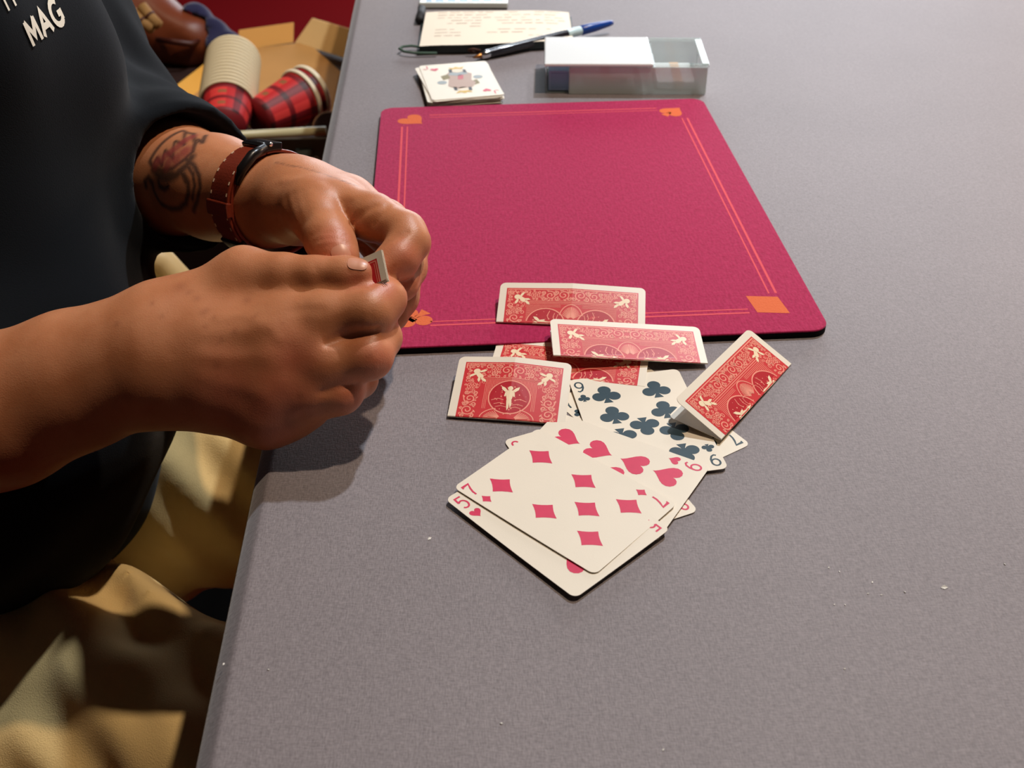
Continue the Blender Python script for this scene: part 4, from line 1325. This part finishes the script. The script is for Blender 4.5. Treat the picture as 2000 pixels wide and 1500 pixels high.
for i, (x0, x1, y0, y1, z0, z1, c) in enumerate(((27, 80, 6, 60, 1.9, 7, (222, 232, 226)), (34, 74, 10, 56, 7.2, 12, (206, 222, 214)), (100, 138, 8, 58, 1.9, 9, (208, 214, 214)))):
    o = thing('card_bundle', bl(bx0 + (x0 + x1) / 2, by0 + (y0 + y1) / 2, z0), ('wide pale bundle flat on the bottom of the clear box', 'narrow pale bundle resting on the wider one in the box', 'grey bundle in the open right end of the clear box')[i], 'bundle')
    bbox('bundle_block', bx0 + x0, bx0 + x1, by0 + y0, by0 + y1, z0, z1, mat('bundle_tone_%d' % i, c, .5), o)
    bbox('paper_band', bx0 + (x0 + x1) / 2 - 4, bx0 + (x0 + x1) / 2 + 4, by0 + y0 - .4, by0 + y1 + .4, z0 + .3, z1 + .3, mat('tan_paper_band', (206, 176, 148), .7), o, .1)

# ================================================================== notebook, pen, packet
nb = thing('notebook', (-12, 1100, 0), 'black notebook open at a cream page of handwriting', 'notebook')
NA = -.01
PAGE = mat('cream_notebook_paper', (240, 226, 206), .75, .3)
COVER = mat('dark_green_black_cover', (26, 34, 34), .5)
INKN = mat('brown_handwriting', (150, 122, 100), .8)
def nbz(x, y):       # page block: right front corner and left edge sag to the cover
    return 9.5 - 2.5 * max(0, (x - 20) / 45) ** 2 - 1.0 * max(0, (-60 - x) / 28) ** 2 + .6 * math.sin((y - 1050) / 36)
v, f = slab([(-90, 1046), (64, 1064), (66, 1158), (-92, 1158)], .1, 2.2)
mobj('cover', v, f, COVER, nb)
v = []; f = []
nx_, ny_ = 14, 8
for j in range(ny_ + 1):
    for i in range(nx_ + 1):
        tx, ty = i / nx_, j / ny_
        x = -87 + 150 * tx; y0 = 1048 + 20 * max(0, tx - .25) ** 1.3; y = y0 + (1156 - y0) * ty
        v.append((x, y, nbz(x, y)))
n1 = len(v)
v += [(p[0], p[1], 2.2) for p in v]
for j in range(ny_):
    for i in range(nx_):
        a = j * (nx_ + 1) + i
        f.append((a, a + 1, a + nx_ + 2, a + nx_ + 1))
ring = [i for i in range(nx_)] + [nx_ + j * (nx_ + 1) for j in range(ny_)] + [n1 - 1 - i for i in range(nx_)] + [(ny_ - j) * (nx_ + 1) for j in range(ny_)]
wall = []
for a, b in zip(ring, ring[1:] + ring[:1]): wall.append((a, a + n1, b + n1, b))
nf = len(f); f += wall
mi = [0] * nf + [1] * len(wall)
pageb = mobj('page_block', v, f, [PAGE, COVER], nb, midx=mi)
for row in range(9):
    P = []
    y = 1150 - row * 9.5
    x = -74
    while x < 52:
        wl = random.uniform(4, 13)
        if random.random() < (.85 if row < 5 else .4):
            hh = random.uniform(.9, 1.5)
            P.append([(x, y), (x + wl, y + .4), (x + wl, y + .4 + hh), (x, y + hh)])
        x += wl + random.uniform(2, 4)
    if P: print_obj('handwriting_line', P, lambda x, y: (x, y, nbz(x, y) + .12), INKN, pageb)
lp = [(-88, 1060, 4), (-96, 1062, 4.5), (-104, 1058, 5), (-107, 1052, 5), (-102, 1045, 4.5), (-92, 1042, 4), (-70, 1042.5, 3.5)]
MB().tube(lp, 1.3, 8).build('elastic_loop', mat('green_elastic', (70, 92, 78), .8), nb, smooth=True)
MB().tube([(-40, 1043.5, 6), (-34, 1042, 7.5), (-28, 1043, 6), (-34, 1043, 4), (-40, 1043.5, 6)], 1.0, 8).build('brown_knot', mat('brown_cord', (86, 52, 36), .8), nb, smooth=True)
MB().tube([(-93, 1140, 5), (-93, 1180, 5)], 4.5, 10).build('dark_spine', mat('dark_spine_cloth', (34, 32, 34), .7), nb, smooth=True)

pen = thing('pen', (35, 1067, 0), 'dark pen with a silver ring and a bright blue cap end', 'pen')
pa, pb = np.array([-35., 1026., 4.5]), np.array([106., 1109., 11.])
pd = (pb - pa) / np.linalg.norm(pb - pa); PL = np.linalg.norm(pb - pa)
def pseg(name, prof, m): q = MB(); q.lathe(prof, pa, pd, 20); return q.build(name, m, pen, smooth=True)
pseg('nib', [(.1, 0), (.8, 1), (2.6, 8), (2.6, 9)], mat('brass_nib', (176, 120, 70), .3, metal=1.))
pseg('silver_ring', [(2.6, 9), (4.0, 9.5), (4.2, 16), (4.0, 18)], mat('bright_steel', (220, 220, 222), .2, metal=1.))
pseg('barrel', [(4.0, 18), (4.4, 30), (4.6, 100), (4.2, 108)], mat('dark_pen_barrel', (34, 30, 36), .25, coat=.4))
pseg('clear_section', [(4.2, 108), (4.5, 110), (4.5, 122), (4.2, 124)], mat('milky_pen_plastic', (200, 222, 226), .25))
pseg('blue_cap', [(4.2, 124), (4.9, 125), (4.6, 140), (3.2, PL - 6), (2.2, PL - 1), (.1, PL)], mat('bright_blue_plastic', (18, 62, 142), .3))

pk = thing('card_packet', (-48, 1226, 0), 'white packet with blue printing at the top edge behind the notebook', 'packet')
v, f = slab([(-97, 1196), (-1, 1192), (0, 1290), (-96, 1294)], 1, 7)
carton = mobj('carton', v, f, mat('white_glossy_carton', (232, 238, 232), .25), pk); add_mod(carton, 'BEVEL', width=.001, segments=2)
print_obj('blue_print', rc(-90, 1198, -6, 1284), lambda x, y: (x, y, 7.1), mat('blue_packet_print', (70, 120, 160), .3, var=.4, vscale=70), carton)
for i in range(6):
    print_obj('white_print_stroke', [[(-84 + i * 13, 1200), (-80 + i * 13, 1200), (-70 + i * 13, 1282), (-76 + i * 13, 1282)]], lambda x, y: (x, y, 7.16), mat('white_packet_print', (236, 246, 248), .3), carton)
v, f = slab([(-96, 1195), (-2, 1191), (-1, 1289), (-95, 1293)], .05, .9)
mobj('bottom_flap', v, f, mat('dark_packet_base', (60, 52, 48), .6), pk)

# ================================================================== paper flecks on the cloth
FL = mat('white_paper_fleck', (240, 236, 228), .7)
big = {(1837, 1163): 3.2, (834, 1050): 2.2}
for (x, y) in [(834, 1050), (968, 1413), (1283, 1470), (1697, 1150), (1837, 1163), (1633, 1128), (1612, 1120), (1688, 1172), (1714, 1175), (1640, 1318), (1622, 1192), (1643, 1193), (1760, 1170), (1956, 1119), (428, 1288), (515, 1300)]:
    p = at(x, y, 0); s = big.get((x, y), random.uniform(.8, 1.3)); a = random.uniform(0, PI)
    q = [rot2((s * .55, 0), a, p), rot2((.1, s * .3), a, p), rot2((-s * .5, .1), a, p), rot2((-.1, -s * .25), a, p)]
    v = [(k[0], k[1], .03) for k in q] + [(k[0], k[1], .3 + .25 * s * (i == 1)) for i, k in enumerate(q)]
    o = mobj('paper_fleck', v, [(3, 2, 1, 0), (4, 5, 6, 7), (0, 1, 5, 4), (1, 2, 6, 5), (2, 3, 7, 6), (3, 0, 4, 7)], FL)
    lab = {(834, 1050): 'single white paper fleck left of the five of hearts', (1837, 1163): 'largest white paper fleck at the right of the bare cloth'}.get((x, y), 'tiny white paper fleck on the bare grey cloth')
    tag(o, lab, 'paper fleck', 'paper flecks on the cloth')

# ================================================================== trolley with cups, bag and cardboard beyond the table edge
DARK = mat('black_trolley_panel', (16, 16, 17), .6)
tro = thing('trolley', (-520, 1760, -750), 'dark trolley with a beige metal rail beside the table', 'trolley')
MB().box((-585, 1650, -275), (640, 500, 20)).build('top_board', mat('dark_brown_board', (44, 24, 20), .6), tro, bevel=2)
MB().box((-560, 1660, -560), (700, 460, 20)).build('lower_shelf', DARK, tro, bevel=2)
rl0, rl1 = J(300, 262, 1440), J(645, 249, 1440)
MB().tube([rl0 + (rl0 - rl1) * 1.2, rl0, rl1], 6, 14).build('front_rail', mat('beige_painted_rail', (186, 174, 132), .35), tro, smooth=True)
FY = rl1[1] + 10
MB().box((-560, FY, rl1[2] - 34), (720, 6, 40)).build('front_apron', mat('grey_brown_apron', (78, 70, 58), .5), tro, bevel=1)
MB().box((-560, FY + 6, -505), (720, 6, 480)).build('front_panel', DARK, tro)
MB().box((-560, 1900, -505), (720, 8, 450)).build('rear_panel', DARK, tro)
def on_front(px, py):
    r = ray(px, py); return CAMP + r * ((FY - 4) / r[1])
p = on_front(603, 296)
MB().box(p, (22, 8, 18)).build('latch_plate', mat('grey_green_tin', (98, 110, 104), .4), tro, bevel=1)
p = on_front(625, 307)
m_ = MB(); m_.lathe([(6, 4), (6.5, 0), (5, -5), (.1, -7)], p, (0, 1, 0), 16); m_.build('catch_knob', mat('pale_knob', (236, 226, 206), .3), tro, smooth=True)
for sx in (-900, -230):
    for sy in (FY + 20, 1890):
        MB().tube([(sx, sy, -750), (sx, sy, -285)], 14, 10).build('post', DARK, tro, smooth=True)

# cardboard tray
CB = mat('tan_cardboard', (186, 136, 78), .85, .2, var=.12, vscale=14, bump=.15, bscale=500)
CBL = mat('pale_cardboard_edge', (214, 174, 116), .85, .2, var=.1, vscale=20)
tray = thing('cardboard_tray', (-430, 1690, -265), 'open tan cardboard tray holding the plaid cups', 'tray')
A, B_, C_, D_ = np.array([-520., 1515., -262.]), np.array([-268., 1520., -262.]), np.array([-276., 1740., -262.]), np.array([-465., 1850., -262.])
E_ = np.array([-352., 1890., -262.])
v, f = slab([tuple(q[:2]) for q in (A, B_, C_, E_, D_)], -264.5, -261); mobj('bottom', v, f, CB, tray)
def flap(name, a, b, out, up, m=CBL, inn=0):
    o3 = np.array([out[0], out[1], 0.]); th = o3 / (np.linalg.norm(o3) + 1e-9) * 3
    a2, b2 = a + o3 + [0, 0, up], b + o3 + [0, 0, up]
    v = [a, b, b2, a2, a + th, b + th, b2 + th, a2 + th]
    return mobj(name, v, [(0, 1, 2, 3), (7, 6, 5, 4), (0, 4, 5, 1), (1, 5, 6, 2), (2, 6, 7, 3), (3, 7, 4, 0)], m, tray)
flap('rear_flap', D_, E_ + [-25, 0, 0], (0, 26), 26, mat('warm_cardboard', (200, 144, 72), .85))
flap('corner_flap', E_ + [-22, 0, 0], C_ + [8, 60, 0], (30, 24), 34)
flap('side_flap', C_ + [0, 50, 0], B_, (16, 4), 22)
flap('left_flap', A, D_ + [0, -90, 0], (-16, 4), 20, mat('yellow_cardboard', (216, 158, 62), .85))

# plaid paper cups
PR = [mat('plaid_red', (190, 34, 36), .55), mat('plaid_dark_red', (120, 18, 26), .55), mat('plaid_black_red', (66, 16, 20), .55), mat('plaid_bright_red', (214, 56, 52), .55), mat('plaid_tan', (150, 92, 56), .55)]
RIM = mat('cream_paper_rim', (222, 204, 166), .6)
RIMW = mat('white_paper_rim', (236, 224, 196), .6)
def cup(base, axis, h, r0, r1, label, rim=RIMW, rh=5.0, name='paper_cup'):
    axis = np.asarray(axis) / np.linalg.norm(axis)
    t = thing(name, base, label, 'paper cup', 'plaid paper cups on the trolley')
    rows = 10; n = 36
    prof = [(r0 + (r1 - r0) * i / rows, h * i / rows) for i in range(rows + 1)]
    g = MB(); g.lathe(prof, base, axis, n)
    g.add([base + axis * .5], []); ci = len(g.v) - 1
    for j in range(n): g.f.append((ci, (j + 1) % n, j))
    g.lathe([(r - .4, hh + .4) for r, hh in prof[::-1]], base, axis, n)
    mi = []
    for i in range(rows):
        for j in range(n):
            a, b = (i // 1) % 4, (j // 2) % 5
            mi.append(2 if (a == 0 and b == 0) else 1 if (a == 0 or b == 0) else 4 if b == 3 and a == 2 else 3 if (b in (2, 3)) else 0)
    mi += [1] * n + [5] * (rows * n)
    o = mobj('cup_body', g.v, g.f, PR + [RIM], t, midx=mi, smooth=True)
    q = MB(); ring_ = []
    u = np.cross(axis, [0, 0, 1.]); u /= np.linalg.norm(u); w = np.cross(axis, u)
    q.lathe([(r1 - .35, h - rh * .5)] + [(r1 + 1.6 + 2.2 * math.cos(a_), h - rh / 2 + rh / 2 * math.sin(a_)) for a_ in np.linspace(-PI * .8, PI * .8, 11)] + [(r1 - .35, h - rh * .5)], base, axis, n)
    q.build('rolled_rim', rim, t, smooth=True)
    return t
s0, s1 = J(447, 240, 1455), J(468, 100, 1602)
sa = s1 - s0; SLn = np.linalg.norm(sa); sa = sa / SLn
NCUP = 15
ORD = 'first second third fourth fifth sixth seventh eighth ninth tenth eleventh twelfth thirteenth fourteenth fifteenth'.split()
for i in range(NCUP):
    lab = 'plaid paper cup nearest the arm, outermost of the tall nested stack' if i == 0 else ('last cream rim at the far end of the tall nested cup stack' if i == NCUP - 1 else ORD[i] + ' cream rim from the near end of the tall nested cup stack')
    cup(s0 + sa * (i * 9.4), sa, 62, 28, 36, lab, RIM, 6.4)
c0, c1 = J(512, 224, 1500), J(594, 186, 1545)
ca = (c1 - c0) / np.linalg.norm(c1 - c0)
cup(c0, ca, 84, 27, 38, 'plaid paper cup lying on its side toward the table, inner of two', RIMW, 7.)
cup(c0 + ca * 17, ca, 84, 27, 38, 'plaid paper cup nested outermost, its white rim beside the table', RIMW, 7.)

# leather bag, blue cloth, paper bundle, dark oval
def blob_obj(name, fn, lo, hi, h, m, label, cat, parent=None):
    V, Q = surface(fn, lo, hi, h, slack=10.)
    V = relax(V, Q, 2)
    o = mobj(name, V, Q, m, parent, smooth=True)
    if label: tag(o, label, cat)
    return o
bp0 = J(335, 62, 1800)
bag = thing('leather_bag', bp0 - [0, 0, 60], 'brown leather bag standing on the trolley behind the arm', 'bag')
def bag_f(P):
    g = Cone(bp0 + [-70, 60, 10], bp0 + [40, 0, -10], 85, 48, (0, 1, .3), 1.3)(P)
    return np.maximum(g + 3 * wob(P, .03, .05, .06) * wob(P, .06, -.02, .03), -263.5 - P[..., 2])
LEA = mat('brown_bag_leather', (112, 52, 26), .45, .5, var=.2, vscale=20, bump=.2, bscale=200)
V, Q = surface(bag_f, bp0 - [190, 130, 130], bp0 + [150, 180, 130], 5., slack=8.); V = relax(V, Q, 2)
mobj('pouch', V, Q, LEA, bag, smooth=True)
MB().tube([J(318, 65, 1770), J(350, 70, 1752), J(385, 75, 1760), J(402, 68, 1775)], [4, 5, 5, 3], 10).build('flap_seam', mat('dark_brown_leather', (66, 24, 14), .5), bag, smooth=True)
for q in ([(268, 8), (290, 30), (310, 45)], [(290, 0), (305, 20), (322, 38)], [(255, 0), (270, 20), (288, 45)]):
    t = thing('paper_roll', J(q[1][0], q[1][1], 1715), {268: 'middle of three tan paper rolls on the leather bag', 290: 'tan paper roll farthest right on the leather bag', 255: 'tan paper roll nearest the sleeve on the leather bag'}[q[0][0]], 'paper roll')
    MB().tube([J(x, y, 1715) for x, y in q], 9, 12).build('roll', mat('tan_kraft_paper', (150, 110, 60), .8), t, smooth=True)
    MB().tube([J(q[1][0] - 1, q[1][1] - 1, 1714), J(q[1][0] + 2, q[1][1] + 2, 1714)], 10, 12).build('tie', mat('dark_brown_leather', (66, 24, 14), .5), t, smooth=True)
bc = J(432, 62, 1790)
def cloth_f(P):
    g = Cone(bc + [-45, 30, 18], bc + [20, -10, -14], 30, 24)(P)
    g = smin(g, Cone(bc + [20, -10, -14], bc + [66, -14, -30], 24, 10)(P), 12)
    return np.maximum(np.maximum(g + 3 * wob(P, .1, .08, .05) + 2 * wob(P, -.06, .12, .1), 3. - bag_f(P)), -232. - P[..., 2])
blob_obj('blue_cloth', cloth_f, bc - [110, 90, 90], bc + [120, 90, 80], 4.5, mat('navy_blue_cloth', (26, 26, 66), .85, var=.3, vscale=40, sheen=.3), 'crumpled navy blue cloth beside the leather bag', 'cloth')
db = J(652, 245, 1490)
t = thing('jar_cap_disc', db - [0, 0, 12], 'dark round lid with a tan edge between cup and table', 'lid')
q = MB(); q.lathe([(.1, 0), (21, 0), (22, 2), (21, 4), (.1, 4)], db, (.05, -.85, .5), 36); q.build('disc', mat('dark_maroon_lid', (46, 22, 22), .4), t, smooth=False)
q = MB(); q.lathe([(21, .6), (22.8, .6), (23.2, 2), (22.8, 3.4), (21, 3.4)], db, (.05, -.85, .5), 36); q.build('edge_ring', mat('tan_lid_edge', (140, 100, 72), .5), t, smooth=True)

# ================================================================== the chair
WOOD = mat('pale_bent_wood', (206, 176, 124), .4, .5, var=.12, vscale=8, stretch=(1, 6, 6))
ch = thing('armchair', (-480, 620, -750), 'pale wooden armchair whose curved arm shows behind the forearm', 'chair')
MB().box((-470, 620, -388), (480, 470, 50)).build('seat', mat('dark_seat_fabric', (30, 26, 28), .9), ch, bevel=15, seg=3)
MB().box((-715, 620, -60), (40, 460, 480)).build('backrest', mat('dark_seat_fabric', (30, 26, 28), .9), ch, bevel=12, seg=3)
for y in (400, 850):
    for x in (-690, -260):
        MB().tube([(x, y, -748), (x, y, -412)], 17, 12).build('leg', WOOD, ch, smooth=True)
for y in (355, 866):
    pts = [(px_ + 45, y_, z_ - 22) for px_, y_, z_ in [(-740, y, -112), (-560, y, -94), (-430, y, -88), (-392, y, -90), (-362, y, -104), (-340, y, -140), (-322, y, -200), (-300, y, -290), (-305, y, -390)]]
    if y == 866:
        o_ = MB().tube(pts, [14] * 9, 14).build('armrest', WOOD, ch, smooth=True)
    else:
        MB().tube([(px_ - 40, y - 20, z_ - 60) for px_, _, z_ in pts], [14] * 9, 14).build('armrest', WOOD, ch, smooth=True)
